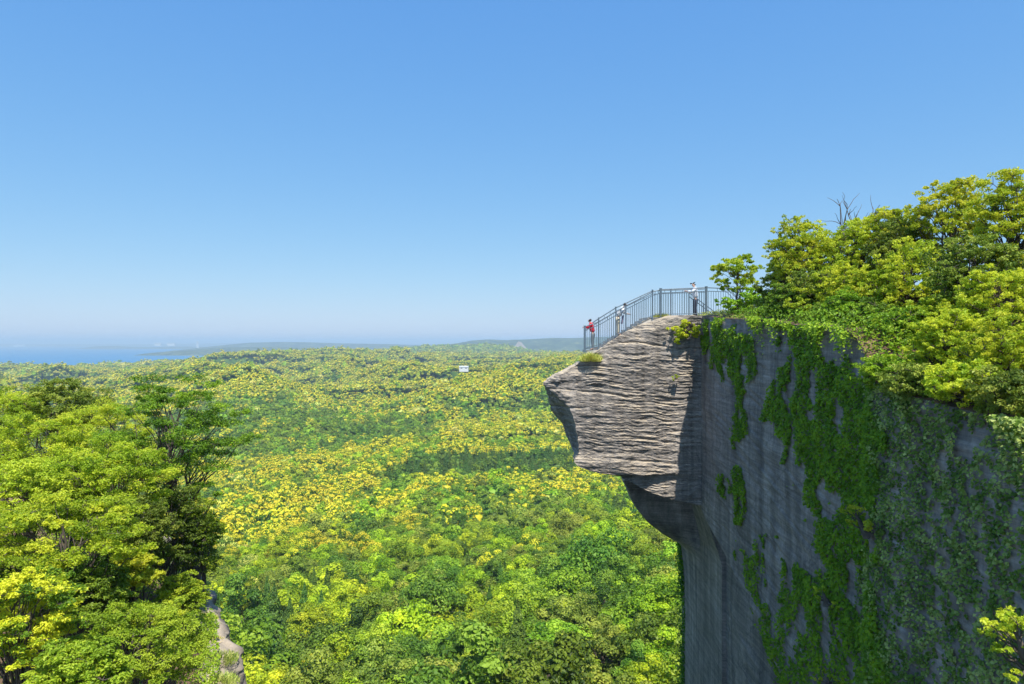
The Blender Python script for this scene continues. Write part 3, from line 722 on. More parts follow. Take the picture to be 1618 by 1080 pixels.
# quarry wall: flat, fine saw marks, soft flutes
flute = noise(CY * 0.55, CZ * 0.05, 0, 70)
saw = noise(CY * 0.5, (CZ - 0.25 * CY) * 7, 0, 71)
disp = disp + np.where(ctype == 6, 1.0, 0.0)[None, :] * (0.09 * flute + 0.03 * saw + 0.12 * bigl + 0.06 * np.minimum(0, noise(CY * 0.4, CZ * 2.2, 4, 74) + 0.2) + 0.05 * chip * sstep(-3, 1, CZ)
       + sstep(0.8, -0.8, CZ - wall_top(CY) + 1.2) * 0 + 0.28 * sstep(-1.6, 0, CZ - wall_top(CY)) * fbm(CY * 0.7, CZ * 0.7, 3, 3, 73))
edgefade = np.clip((1.28 - zs) / 0.25, 0.15, 1)[:, None]
CXd = CX + nx * disp * edgefade; CYd = CY + ny * disp * edgefade
CZd = CZ + np.where((ctype <= 6)[None, :], 0.05 * chip * frontw, 0)
nr, nc = CX.shape
V = np.stack([CXd, CYd, CZd], -1).reshape(-1, 3)
Qc = grid_quads(nr, nc)
# flat cap on the upper platform: zip the front of the top row to its back
top_row = np.arange(nc)
frontc = np.where((ctype >= 3) & (ctype <= 5))[0]
capV = []; 
nb = 14
for c in frontc:
    x0, y0 = CXd[0, c], CYd[0, c]
    for t in np.linspace(0, 1, nb):
        yy = y0 + (36.6 + 0.25 * (x0 - 7) - y0) * t
        capV.append((x0, yy, CZd[0, c] + 0.05 * noise(x0 * 1.5, yy * 1.5, 0, 75) * (t > 0)))
capQ = grid_quads(len(frontc), nb) + len(V)
V2 = np.concatenate([V, np.array(capV)]); Q2 = np.concatenate([Qc, capQ])
cliff = link('cliff', mesh_np('cliff', V2, Q2, M['rock'], smooth=False), kind='structure', label='grey layered rock cliff jutting out in an overhanging nose above the valley', cat='cliff')
def shade_by_angle(o, deg):
    pass
# hilltop behind the wall edge
hx = np.concatenate([[0, 0.05], np.geomspace(0.2, 40, 40)]); hy = np.linspace(5, 60, 150)
HX = np.repeat(hx[None, :], 150, 0); HY = np.repeat(hy[:, None], len(hx), 1)
def hill_z(dx, Y):
    return wall_top(Y) + np.where(Y < 18, 0.33, 0.12) * dx * np.exp(-dx / 30) + 0.25 * fbm(dx / 1.6, Y / 1.6, 0, 4, 80) * np.clip(dx / 0.6, 0, 1)
wallx = 9.2 + 0.0 * HY
HZ = hill_z(HX, HY)
xedge = np.interp(hy, CY[0, ctype == 6][::-1], CXd[0, ctype == 6][::-1]); xedge = np.where(hy > 33, 9.6 + (hy - 33) * 0.3, xedge)
hv = np.stack([HX + xedge[:, None] - 0.02, HY, HZ], -1).reshape(-1, 3)
link('hilltop', mesh_np('hilltop', hv, grid_quads(150, len(hx))[:, ::-1], M['soil'], smooth=True), kind='structure')
def gz(x, y):
    return float(hill_z(np.array(max(x - 9.2, 0.0)), np.array(float(y))))

# ------------------------------------------------------------------ ivy on the wall
def poly_in(poly, u, v):
    inside = np.zeros(len(u), bool); n = len(poly)
    for i in range(n):
        x1, y1 = poly[i]; x2, y2 = poly[(i + 1) % n]
        c = ((y1 > v) != (y2 > v)) & (u < (x2 - x1) * (v - y1) / (y2 - y1 + 1e-9) + x1)
        inside ^= c
    return inside
wc = np.where(ctype == 6)[0]
def ivy(name, polys, dens, mat, size, label, tint, off=(0.02, 0.16), thin=0.0, nscale=1.0, seed=5):
    g = np.random.default_rng(seed)
    WX = CXd[:, wc]; WY = CYd[:, wc]; WZ = CZd[:, wc]; 
    n = int(dens * 340)
    fr = g.uniform(20, nr - 45, n); fc = g.uniform(0, len(wc) - 2, n)
    i = fr.astype(int); j = fc.astype(int); a = fr - i; b = fc - j
    def s(A): return (A[i, j] * (1 - a) * (1 - b) + A[i + 1, j] * a * (1 - b) + A[i, j + 1] * (1 - a) * b + A[i + 1, j + 1] * a * b)
    i = np.clip((fr - 20) / (nr - 65) * (nr - 45), 0, nr - 46).astype(int)
    x, y, z = s(WX), s(WY), s(WZ)
    u = 809 + F * x / y; v = 540 - F * z / y
    k = np.zeros(n, bool)
    jx = 10 * noise(y * 1.7, z * 1.7, 0, 200 + seed); jy = 12 * noise(y * 1.7, z * 1.7, 9, 201 + seed)
    for p in polys: k |= poly_in(p, u + jx, v + jy)
    hole = fbm(y * 1.3 * nscale, z * 0.9 * nscale, 0, 3, 210 + seed)
    k &= hole > -0.35 + thin
    x, y, z = x[k], y[k], z[k]; m = len(x)
    clump = noise(y * 3.5, z * 3.5, 0, 220 + seed)
    o = g.uniform(*off, m) * (1 + 0.7 * clump)
    P = np.stack([x - o, y, z], -1); Nn = np.stack([np.full(m, -0.9), np.full(m, -0.25), np.full(m, 0.65)], -1)
    V, Q = cards(P, Nn, size, 0.4, 0.85, g)
    T = np.clip(tint[0] + (tint[1] - tint[0]) * (0.5 + 0.35 * clump) + g.normal(0, 0.14, m), 0, 1)
    return link(name, mesh_np(name, V, Q, M[mat], T), label=label, kind='stuff')
IVY_MAIN = [
    [(1112, 505), (1135, 500), (1200, 545), (1200, 600), (1180, 620), (1150, 600), (1125, 575), (1110, 545)],
    [(1160, 600), (1178, 605), (1176, 690), (1165, 720), (1160, 690)],
    [(1235, 535), (1300, 520), (1335, 545), (1350, 590), (1390, 620), (1405, 700), (1410, 830), (1380, 900), (1420, 1090), (1245, 1090), (1215, 980), (1245, 900), (1275, 870), (1270, 800), (1240, 760), (1238, 700), (1205, 655), (1225, 600)],
    [(1150, 745), (1168, 735), (1175, 800), (1172, 850), (1195, 880), (1190, 940), (1240, 980), (1250, 1090), (1232, 1090), (1200, 970), (1170, 880), (1150, 820), (1140, 780)],
    [(1200, 850), (1210, 840), (1212, 900), (1202, 960), (1190, 930)],
    [(1226, 850), (1234, 850), (1245, 930), (1235, 960)],
    [(1225, 505), (1340, 512), (1320, 530), (1240, 528)],
]
ivy('ivy', IVY_MAIN, 420, 'ivy', 0.105, 'dense green ivy hanging over the shaded quarry wall', (0.2, 0.95), (0.015, 0.12), 0.17, 1.0, 5)
ivy('creeper', [[(1375, 600), (1480, 615), (1640, 660), (1640, 1100), (1370, 1100), (1375, 1000), (1350, 950), (1385, 850)]], 300, 'ivyolive', 0.08,
    'sparse small leaved creeper over the nearest stretch of wall', (0.1, 1.0), (0.015, 0.10), 0.13, 3.2, 6)
g = np.random.default_rng(46)
for (y0, y1, n, mt, reach, lab) in ((9.5, 18.0, 8000, 'ivyolive', 0.5, 'sunlit creeper leaves spilling over the top of the near wall'), (18.0, 26.0, 3000, 'green', 0.4, 'green leaves spilling over the wall edge under the thicket')):
    yy = g.uniform(y0, y1, n); cl = 0.5 + 0.5 * fbm(yy / 0.7, 0.3, 0, 3, 47); yy = yy[cl > 0.55]; cl = cl[cl > 0.55] - 0.3; n = len(yy)
    dn = g.exponential(reach, n) * (0.25 + 1.3 * cl)
    P = np.stack([np.interp(yy, CY[0, ctype == 6][::-1], CXd[0, ctype == 6][::-1]) - 0.02 - g.random(n) * 0.4 * np.exp(-dn / 0.9) - 0.03, yy, wall_top(yy) + 0.12 - dn], -1)
    V_, Q_ = cards(P, np.tile([-0.7, -0.3, 0.7], (n, 1)), 0.085, 0.5, 0.8, g)
    link('creeper', mesh_np('creeper', V_, Q_, M[mt], np.clip(g.normal(0.6, 0.25, n), 0, 1)), label=lab, kind='stuff')
# curtain of ivy hanging under the nose at the far end of the wall
g = np.random.default_rng(44); n = 9000
t = g.random(n); vv = 852 + t * 420
uu = np.interp(vv, [852, 880, 920, 950, 980, 1080, 1300], [1074, 1079, 1082, 1087, 1087, 1085, 1085]) + g.normal(0, 1, n) * np.interp(vv, [852, 900, 950, 1300], [2.5, 4.5, 5.0, 5.5])
yy = 41.6 + g.uniform(-0.5, 0.4, n)
P = np.stack([(uu - 809) / F * yy, yy, -(vv - 540) / F * yy], -1)
V_, Q_ = cards(P, np.tile([-0.8, -0.4, 0.5], (n, 1)), 0.15, 0.5, 0.8, g)
link('ivy', mesh_np('ivy', V_, Q_, M['ivy'], np.clip(g.normal(0.4, 0.2, n), 0, 1)), label='long curtain of ivy trailing down the cliff edge under the nose', kind='stuff')

# ------------------------------------------------------------------ shrubs and trees on the right hilltop
def rtree(name, label, cat, u, v, Y, wu, hv_, mat, seed, base_u=None, base_v=None, pads=34, leaf=0.10, pad=0.55, deep=None, **kw):
    kw.setdefault('up', 0.3); kw.setdefault('flat', 0.6); kw.setdefault('tint', (0.45, 1.05) if mat in ('lime', 'russet') else (0.2, 0.95))
    if 'clusters' not in kw: pads = int(pads * 1.5); pad *= 0.78; kw['clusters'] = 7; kw['per'] = 22
    c = px(u, v, Y); R = (wu / F * Y / 2, max(0.7, wu / F * Y / 2 * 0.8) if deep is None else deep, hv_ / F * Y / 2)
    bx = c[0] if base_u is None else (base_u - 809) / F * Y
    b = (bx, Y, (gz(bx, Y) - 0.1) if base_v is None else -(base_v - 540) / F * Y)
    return make_tree(name, label, cat, b, c, R, mat, leaf=leaf, n_pads=pads, pad=pad, seed=seed, **kw)
rtree('small_tree', 'small airy tree with few branches beside the platform railing', 'tree', 1165, 436, 31.0, 78, 74, 'lime', 11, 1168, 492, pads=34, leaf=0.12, pad=0.36, flat=0.45, trunk_r=0.05, clusters=7, per=20, shell=0.3, tint=(0.4, 1.0))
rtree('tree', 'round bright green tree at the left end of the hilltop thicket', 'tree', 1282, 428, 26.0, 105, 140, 'lime', 12, pads=46, pad=0.55)
rtree('tree', 'bright green tree under the bare branches in the thicket', 'tree', 1365, 410, 24.5, 110, 120, 'lime', 13, pads=44, pad=0.55)
rtree('tree', 'tall tree with open upper branches against the sky', 'tree', 1500, 365, 22.0, 120, 150, 'lime', 14, pads=44, pad=0.5, leaf=0.11)
rtree('tree', 'tallest yellow green tree at the right edge', 'tree', 1605, 370, 18.5, 120, 190, 'lime', 15, pads=52, pad=0.5)
rtree('tree', 'yellow green tree in the middle of the thicket front', 'tree', 1440, 455, 20.5, 130, 130, 'lime', 16, pads=46, pad=0.5)
rtree('tree', 'dense tree with olive leaves right of the thicket middle', 'tree', 1540, 450, 18.0, 130, 150, 'olive', 17, pads=50, pad=0.5)
rtree('shrub', 'dark green shrub over the top of the ivy wall', 'shrub', 1300, 488, 23.5, 110, 70, 'green', 18, pads=34, pad=0.42)
rtree('shrub', 'shaded green shrub growing from the wall edge above the bare rock', 'shrub', 1425, 545, 18.2, 100, 110, 'green', 19, pads=40, pad=0.40, leaf=0.085)
rtree('shrub', 'leafy shrub beside the sunlit slope', 'shrub', 1500, 545, 16.0, 110, 100, 'lime', 20, pads=40, pad=0.38, leaf=0.085)
rtree('shrub', 'low bright shrub on the sunlit slope at the right edge', 'shrub', 1590, 560, 14.0, 110, 110, 'lime', 21, pads=42, pad=0.34, leaf=0.08)
rtree('shrub', 'thin olive shrub filling the gap between dead tree and tall tree', 'shrub', 1420, 400, 23.0, 100, 110, 'olive', 22, pads=34, pad=0.5)
rtree('shrub', 'low yellow shrub on the cliff edge right of the small tree', 'shrub', 1228, 470, 27.5, 60, 70, 'olive', 23, pads=20, pad=0.4)
rtree('shrub', 'green shrub hugging the foot of the small tree', 'shrub', 1180, 480, 30.3, 84, 44, 'green', 24, 1180, 500, pads=26, pad=0.34, leaf=0.10)
rtree('shrub', 'bright leafy shrub clinging to the nose front below the railing', 'shrub', 1084, 527, 32.62, 44, 40, 'lime', 25, 1092, 512, pads=18, pad=0.24, leaf=0.14, clusters=6, per=16, deep=0.16)
rtree('shrub', 'tiny green plant sprouting from the nose front', 'shrub', 1069, 597, 32.6, 8, 10, 'lime', 26, 1069, 600, pads=4, pad=0.14, leaf=0.08, clusters=4, per=8, deep=0.08)
rtree('shrub', 'yellow leaved sprig standing out from the ivy wall', 'shrub', 1352, 825, 17.0, 44, 52, 'lime', 27, 1372, 845, pads=10, pad=0.16, leaf=0.10, clusters=5, per=9)
rtree('shrub', 'bright sprig at the bottom right corner', 'shrub', 1604, 1030, 10.6, 58, 110, 'lime', 28, 1640, 1075, pads=18, pad=0.17, leaf=0.085, clusters=6, per=10)
rtree('shrub', 'small bright sprig low on the ivy wall', 'shrub', 1302, 944, 19.5, 22, 24, 'lime', 29, 1308, 955, pads=5, pad=0.13, leaf=0.09, clusters=4, per=8)
rtree('shrub', 'pale sprig at the bottom of the ivy wall', 'shrub', 1308, 1076, 18.6, 44, 22, 'lime', 30, 1310, 1090, pads=6, pad=0.14, leaf=0.09, clusters=4, per=9)
for i_, (u, v, Y, wu, hv_, mt, lab) in enumerate([
    (1262, 490, 25.5, 70, 60, 'olive', 'first olive shrub on the wall edge right of the yellow grass'),
    (1345, 500, 21.0, 80, 70, 'green', 'green shrub spilling over the edge beside the bare grey boulder'),
    (1380, 470, 21.5, 90, 80, 'lime', 'bright shrub under the dead tree in the second row'),
    (1470, 520, 18.2, 100, 90, 'lime', 'bright leafy shrub between the shaded shrub and the slope'),
    (1400, 590, 16.8, 64, 44, 'green', 'small green shrub where the wall edge steps down'),
    (1450, 605, 15.4, 90, 50, 'olive', 'low pale shrub on the lower ledge of the near wall'),
    (1530, 610, 13.8, 110, 60, 'lime', 'low sunlit shrub in the middle of the lower ledge'),
    (1605, 625, 12.6, 90, 70, 'olive', 'pale shrub on the ledge at the right edge'),
    (1325, 420, 25.5, 90, 110, 'lime', 'leafy tree between the round tree and the bare branches'),
    (1580, 480, 16.4, 120, 110, 'lime', 'bright shrub under the tallest tree'),
    (1240, 440, 27.0, 40, 90, 'lime', 'slim pale tree at the very left of the thicket'),
    (1258, 402, 26.5, 84, 110, 'lime', 'tree with the highest crown at the left end of the thicket'),
    (1400, 375, 24.0, 84, 90, 'lime', 'tree rising between the bare branches and the tall open tree')]):
    rtree('tree' if hv_ > 85 and wu < 95 and v < 450 else 'shrub', lab, 'shrub' if v > 450 else 'tree', u, v, Y, wu, hv_, mt, 130 + i_, pads=int(16 + wu * 0.22), pad=0.42, leaf=0.09)
def boulder(label, c, R, seed):
    bm = bmesh.new(); bmesh.ops.create_icosphere(bm, subdivisions=5, radius=1)
    vv = np.array([v.co[:] for v in bm.verts]); ff = np.array([[v.index for v in f.verts] for f in bm.faces]); bm.free()
    k = 1 + 0.30 * fbm(vv[:, 0] * 1.1, vv[:, 1] * 1.1, vv[:, 2] * 1.1, 3, seed) + 0.10 * fbm(vv[:, 0] * 4, vv[:, 1] * 4, vv[:, 2] * 6, 4, seed + 1)
    link('boulder', mesh_np('boulder', vv * k[:, None] * np.array(R), ff, M['rock']), loc=tuple(c), label=label, cat='boulder')
boulder('bluish grey boulder on the wall edge right of the yellow grass', px(1216, 524, 25.6) + [0.45, 0, 0], (0.6, 0.8, 0.7), 301)
#boulder('tall bare grey boulder where the wall steps down beside the shaded shrub', px(1356, 572, 18.0) + [0.45, 0, 0], (0.75, 0.8, 1.25), 302)
#boulder('small pale rock at the wall edge left of the thicket', px(1270, 520, 23.0) + [0.3, 0, 0], (0.45, 0.7, 0.4), 303)
for i_, (u, v, Y, wu, hv_, mt, lab) in enumerate([
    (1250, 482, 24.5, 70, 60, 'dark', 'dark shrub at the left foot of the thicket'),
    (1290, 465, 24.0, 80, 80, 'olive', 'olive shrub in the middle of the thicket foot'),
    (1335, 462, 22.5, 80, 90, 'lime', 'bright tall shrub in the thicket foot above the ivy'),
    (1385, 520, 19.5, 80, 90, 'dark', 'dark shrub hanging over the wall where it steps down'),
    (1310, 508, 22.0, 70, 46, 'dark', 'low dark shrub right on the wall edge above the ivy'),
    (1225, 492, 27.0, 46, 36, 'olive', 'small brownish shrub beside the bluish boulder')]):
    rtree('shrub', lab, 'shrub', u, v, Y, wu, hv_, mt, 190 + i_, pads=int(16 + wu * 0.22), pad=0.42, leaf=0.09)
# thicket undergrowth on the slope
def undergrowth(name, label, mat, n, xs, ys, size, h, seed, tint=(0.2, 0.9)):
    g = np.random.default_rng(seed)
    x = g.uniform(*xs, n); y = g.uniform(*ys, n); z = hill_z(np.maximum(x - 9.2, 0), y)
    cl = 0.5 + 0.5 * fbm(x / 0.7, y / 0.7, 0, 3, seed)
    P = np.stack([x, y, z + g.random(n) * h * (0.25 + cl)], -1)
    V, Q = cards(P, np.tile([-0.3, -0.3, 0.8], (n, 1)), size, 0.55, 0.6, g)
    return link(name, mesh_np(name, V, Q, M[mat], np.clip(tint[0] + (tint[1] - tint[0]) * cl + g.normal(0, 0.15, n), 0, 1)), label=label, kind='stuff')
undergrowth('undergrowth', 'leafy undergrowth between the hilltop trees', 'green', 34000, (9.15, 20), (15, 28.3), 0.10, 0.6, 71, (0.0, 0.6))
undergrowth('grass', 'short green grass and weeds behind the railing under the small tree', 'straw', 9000, (9.3, 20), (27.5, 36), 0.09, 0.22, 73, (0.0, 0.6))
undergrowth('undergrowth', 'pale leafy ground cover on the sunlit slope above the near wall', 'lime', 26000, (9.0, 16), (8, 18.5), 0.075, 0.5, 72, (0.0, 0.8))
def tuft(name, label, c, r, h, n, mat, seed):
    g = np.random.default_rng(seed); c = np.asarray(c, float)
    a = g.uniform(0, 6.283, n); rr = r * np.sqrt(g.random(n))
    b = c + np.stack([rr * np.cos(a), rr * np.sin(a), np.zeros(n)], -1)
    L = h * g.uniform(0.25, 1.1, n) * (1.1 - 0.7 * (rr / r) ** 2); lean = g.normal(0, 0.35, (n, 2))
    mid = b + np.stack([lean[:, 0] * L * 0.4, lean[:, 1] * L * 0.4, L * 0.6], -1); tip = b + np.stack([lean[:, 0] * L, lean[:, 1] * L, L * 0.9], -1)
    w = np.stack([np.cos(a), np.sin(a), np.zeros(n)], -1) * 0.016
    V = np.stack([b, mid + w, tip, mid - w], 1).reshape(-1, 3)
    return link(name, mesh_np(name, V, np.arange(4 * n).reshape(n, 4), M[mat], np.clip(g.normal(0.55, 0.25, n), 0, 1)), label=label, kind='stuff')
tuft('grass', 'dry grass tuft on the nose in front of the lowest railing', px(933, 571, 33.25), 0.55, 0.5, 2200, 'straw', 81)
tuft('grass', 'dry grass on the platform edge at the railing corner', px(1045, 501, 33.8), 0.45, 0.25, 500, 'straw', 82)
tuft('grass', 'yellow grass tuft at the foot of the small tree', px(1187, 505, 29.5), 0.5, 0.45, 1000, 'straw', 83)
# bare dead tree
def dead_tree(name, label, base, tips, r, seed):
    g = np.random.default_rng(seed); segs = []; b = np.asarray(base, float)
    for tpt in tips:
        tpt = np.asarray(tpt, float); c = curve(b, tpt, 0.0, 8, g); segs.append((c, np.linspace(r, 0.008, 8)))
        for k in range(9):
            a = c[3 + k % 4]; e = a + (tpt - b) * g.uniform(0.1, 0.28) + g.normal(0, 0.22, 3); segs.append((curve(a, e, 0.05, 5, g), np.linspace(0.014, 0.005, 5)))
    tv, tq = tubes_np(segs)
    root = link(name, None, loc=b, label=label, cat='tree')
    link('branches', mesh_np('branches', tv - b, tq, M['deadwood'], smooth=True), root)
dead_tree('dead_tree', 'bare dead tree poking up above the thicket', px(1352, 440, 25), [px(1323, 314, 25), px(1332, 318, 25.2), px(1344, 330, 25.4), px(1354, 338, 24.8), px(1380, 328, 25.1), px(1372, 340, 25.3), px(1364, 350, 25)], 0.055, 91)

# ------------------------------------------------------------------ left cliff top and its trees
def left_edge(Y):
    return np.interp(Y, [0, 12, 17, 22, 25, 28, 31, 36, 42, 50], [-6.2, -6.9, -7.6, -8.75, -10.2, -12.1, -14.0, -17.2, -21, -27])
def left_z(x, Y):
    dx = left_edge(Y) - x
    return np.interp(Y, [0, 12, 20, 26, 32, 40], [-11.0, -11.4, -11.0, -10.6, -10.6, -12]) + np.clip(dx - 1.0, 0, 12) * 0.25 + 0.35 * fbm(x / 1.5, np.asarray(Y) / 1.5, 0, 4, 120)
ly = np.linspace(2, 48, 420); dz = np.concatenate([-np.geomspace(26, 0.05, 40), np.linspace(0.0, 2.0, 20)[1:], np.geomspace(2.2, 40, 30)])
LX = []; LZ = []
for y0 in ly:
    e = left_edge(y0) - 0.25 + 0.5 * fbm(y0 / 1.4, 3.3, 0, 5, 121, 0.65)
    xs_ = []; zs_ = []
    for t in dz:
        if t < 0:                          # the drop on the valley side
            dep = -t
            xs_.append(e + 0.3 + 0.05 * dep + 0.35 * float(fbm(y0 * 1.2, dep * 1.6, 0, 4, 123, 0.6)) * min(1, 0.3 + dep)); zs_.append(None if False else float(left_z(e, y0)) - 0.15 - dep * 2.0)
        else:
            xs_.append(e - t); zs_.append(float(left_z(e - t, y0)))
    LX.append(xs_); LZ.append(zs_)
LX = np.array(LX); LZ = np.array(LZ)
lv = np.stack([LX, np.repeat(ly[:, None], len(dz), 1), LZ], -1).reshape(-1, 3)
lv += np.stack([0.26 * fbm(lv[:, 1] * 1.5, lv[:, 2] * 2.2, lv[:, 0] * 1.5, 5, 330, 0.7), 0 * lv[:, 0], 0.22 * fbm(lv[:, 0] * 1.7, lv[:, 1] * 1.7, 4.4, 5, 331, 0.7)], -1)
lq = grid_quads(len(ly), len(dz))
cidx = np.arange(len(lq)) % (len(dz) - 1)
link('left_cliff', mesh_np('left_cliff', lv, lq[:, ::-1], [M['palerock'], M['soil']], matidx=np.where(dz[cidx] < 0.75, 0, 1), smooth=True), kind='structure')

def ltree(name, label, cat, u, v, Y, wu, hv_, mat, seed, base_u=None, leaf=0.10, pads=40, pad=0.6, depth=0.85, **kw):
    kw.setdefault('clusters', 11); kw.setdefault('per', 30); pads = int(pads * 1.15)
    c = px(u, v, Y); R = (wu / F * Y / 2, wu / F * Y / 2 * depth, hv_ / F * Y / 2)
    bx = c[0] if base_u is None else (base_u - 809) / F * Y
    b = (bx, Y, float(left_z(bx, Y)) - 0.2)
    return make_tree(name, label, cat, b, c, R, mat, leaf=leaf, n_pads=pads, pad=pad, seed=seed, **kw)
e28 = lambda *a: [tuple(px(u, v, Y)) + (s,) for u, v, Y, s in a]
ltree('tree', 'dark bushy tree at the back left corner of the left clump', 'tree', 92, 648, 33.0, 130, 90, 'olive', 41, pads=44, pad=0.62, leaf=0.13)
ltree('tree', 'bright yellow green tree at the left edge', 'tree', 60, 715, 27.0, 150, 120, 'lime', 42, pads=46, pad=0.6, tint=(0.45, 1.0))
ltree('layered_tree', 'tall fresh green tree with flat layered branches reaching right', 'tree', 268, 690, 28.0, 200, 150, 'green', 43, 275, pads=40, pad=0.62, flat=0.22, clusters=10, tint=(0.15, 0.7), trunk_r=0.2, leaf=0.10,
      extra=e28((240, 598, 28, 0.75), (225, 612, 28, 0.6), (255, 615, 28.2, 0.6), (305, 596, 28.5, 0.7), (330, 606, 28.4, 0.6), (316, 622, 28.6, 0.6), (290, 630, 28, 0.6), (240, 640, 28, .7),
                (345, 640, 28, 0.6), (375, 652, 27.8, 0.55), (360, 668, 28, 0.7), (395, 690, 27.8, 0.55), (372, 696, 28, 0.7), (340, 700, 27.6, 0.7), (345, 735, 27.6, 0.6), (320, 765, 27.4, 0.45), (345, 780, 27.4, 0.3), (200, 650, 28, .6), (185, 690, 27.6, .6), (215, 700, 27.4, .7), (250, 665, 27.5, .7), (300, 665, 27.4, .7), (320, 680, 27.2, .6), (245, 720, 27.2, .65), (300, 725, 27.2, .65), (275, 690, 27, .7), (225, 740, 27, .6), (330, 660, 28.5, .6), (280, 750, 27, .5)))
ltree('tree', 'yellow green tree in the middle of the left clump', 'tree', 185, 765, 24.0, 150, 130, 'lime', 44, pads=46, pad=0.55, flat=0.32, tint=(0.3, 0.9))
ltree('tree', 'mid green feathery tree at the left edge below the yellow one', 'tree', 40, 790, 22.5, 130, 110, 'green', 45, pads=40, pad=0.5, tint=(0.5, 1.0))
ltree('tree', 'spreading tree with flat sunny layers over a dark hollow', 'tree', 95, 850, 19.5, 290, 110, 'lime', 46, pads=60, pad=0.55, flat=0.25, tint=(0.15, 0.8))
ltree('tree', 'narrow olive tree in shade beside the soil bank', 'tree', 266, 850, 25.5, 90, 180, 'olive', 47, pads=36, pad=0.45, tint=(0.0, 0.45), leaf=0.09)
ltree('shrub', 'bright yellow shrub in the hollow of the left clump', 'shrub', 215, 905, 21.0, 64, 64, 'lime', 48, pads=20, pad=0.34, tint=(0.6, 1.0))
ltree('blossoming_tree', 'yellow blossoming tree at the bottom left corner', 'tree', 35, 985, 15.5, 150, 170, 'lemon', 49, pads=46, pad=0.38, tint=(0.2, 0.5), blossom=0.6, leaf=0.085)
ltree('shrub', 'broad green shrub along the bottom edge beside the bare rim rock', 'shrub', 212, 1032, 17.2, 225, 130, 'green', 50, pads=64, pad=0.40, flat=0.5, leaf=0.075, tint=(0.45, 1.0), per=34)
ltree('shrub', 'yellow fringed shrub behind the broad green one', 'shrub', 235, 978, 19.5, 110, 40, 'lime', 51, pads=18, pad=0.32, tint=(0.6, 1.0), leaf=0.08)
ltree('shrub', 'green shrub on the cliff rim near the soil bank', 'shrub', 288, 945, 24.5, 70, 70, 'green', 52, pads=26, pad=0.36, leaf=0.09)
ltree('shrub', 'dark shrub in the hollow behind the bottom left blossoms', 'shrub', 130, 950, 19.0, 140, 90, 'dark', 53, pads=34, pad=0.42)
ltree('shrub', 'green shrub at the far end of the left cliff rim', 'shrub', 310, 885, 29.0, 60, 60, 'olive', 54, 296, pads=20, pad=0.4)
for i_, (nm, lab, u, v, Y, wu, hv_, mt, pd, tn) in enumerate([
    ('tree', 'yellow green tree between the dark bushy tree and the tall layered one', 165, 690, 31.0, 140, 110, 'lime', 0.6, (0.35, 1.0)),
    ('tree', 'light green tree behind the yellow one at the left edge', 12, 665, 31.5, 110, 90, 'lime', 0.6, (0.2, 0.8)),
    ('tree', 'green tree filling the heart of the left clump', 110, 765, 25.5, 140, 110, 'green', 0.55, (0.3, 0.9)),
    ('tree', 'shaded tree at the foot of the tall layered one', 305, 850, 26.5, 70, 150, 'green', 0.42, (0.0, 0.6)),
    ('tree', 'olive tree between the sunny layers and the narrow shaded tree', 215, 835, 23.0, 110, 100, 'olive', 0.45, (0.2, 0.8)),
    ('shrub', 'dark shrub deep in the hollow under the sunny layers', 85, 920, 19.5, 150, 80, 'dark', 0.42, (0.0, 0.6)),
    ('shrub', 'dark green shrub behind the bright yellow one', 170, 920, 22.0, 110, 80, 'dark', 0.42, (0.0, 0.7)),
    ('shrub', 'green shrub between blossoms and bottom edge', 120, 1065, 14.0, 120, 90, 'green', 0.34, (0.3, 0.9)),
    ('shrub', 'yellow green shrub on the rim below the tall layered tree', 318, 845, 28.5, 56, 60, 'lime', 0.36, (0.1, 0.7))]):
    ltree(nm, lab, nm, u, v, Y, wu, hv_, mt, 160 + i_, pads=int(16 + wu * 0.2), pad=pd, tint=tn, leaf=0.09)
g = np.random.default_rng(60); n = 80000
yy = g.uniform(9, 36, n); xx = left_edge(yy) - 0.65 - g.random(n) ** 1.3 * 24
cl = 0.5 + 0.5 * fbm(xx / 0.8, yy / 0.8, 0, 3, 61); kk = cl > 0.36
xx, yy, cl = xx[kk], yy[kk], cl[kk]; n = len(xx)
P = np.stack([xx, yy, left_z(xx, yy) + g.random(n) * 1.3 * cl], -1)
V_, Q_ = cards(P, np.tile([0.1, -0.3, 0.8], (n, 1)), 0.10, 0.55, 0.6, g)
link('undergrowth', mesh_np('undergrowth', V_, Q_, M['green'], np.clip(cl + g.normal(0, 0.15, n), 0, 1)), label='leafy undergrowth on the left cliff top', kind='stuff')

for i_, (yy_, lab) in enumerate(((20.5, 'grass tuft low on the left rim rock'), (23.0, 'grass tuft in the middle of the left rim rock'), (26.0, 'grass tuft near the upper end of the left rim rock'), (29.5, 'dry grass at the far end of the left rim'), (19.2, 'lowest grass tuft on the left rim rock'), (21.7, 'grass tuft in a notch of the left rim rock'), (24.4, 'grass tuft above the notch of the left rim rock'))):
    xx_ = float(left_edge(yy_)) - (0.95, 0.55)[i_ % 2]; tuft('grass', lab, (xx_, yy_, float(left_z(xx_, yy_)) - 0.1), 0.55, 0.4, 700, 'straw', 340 + i_)
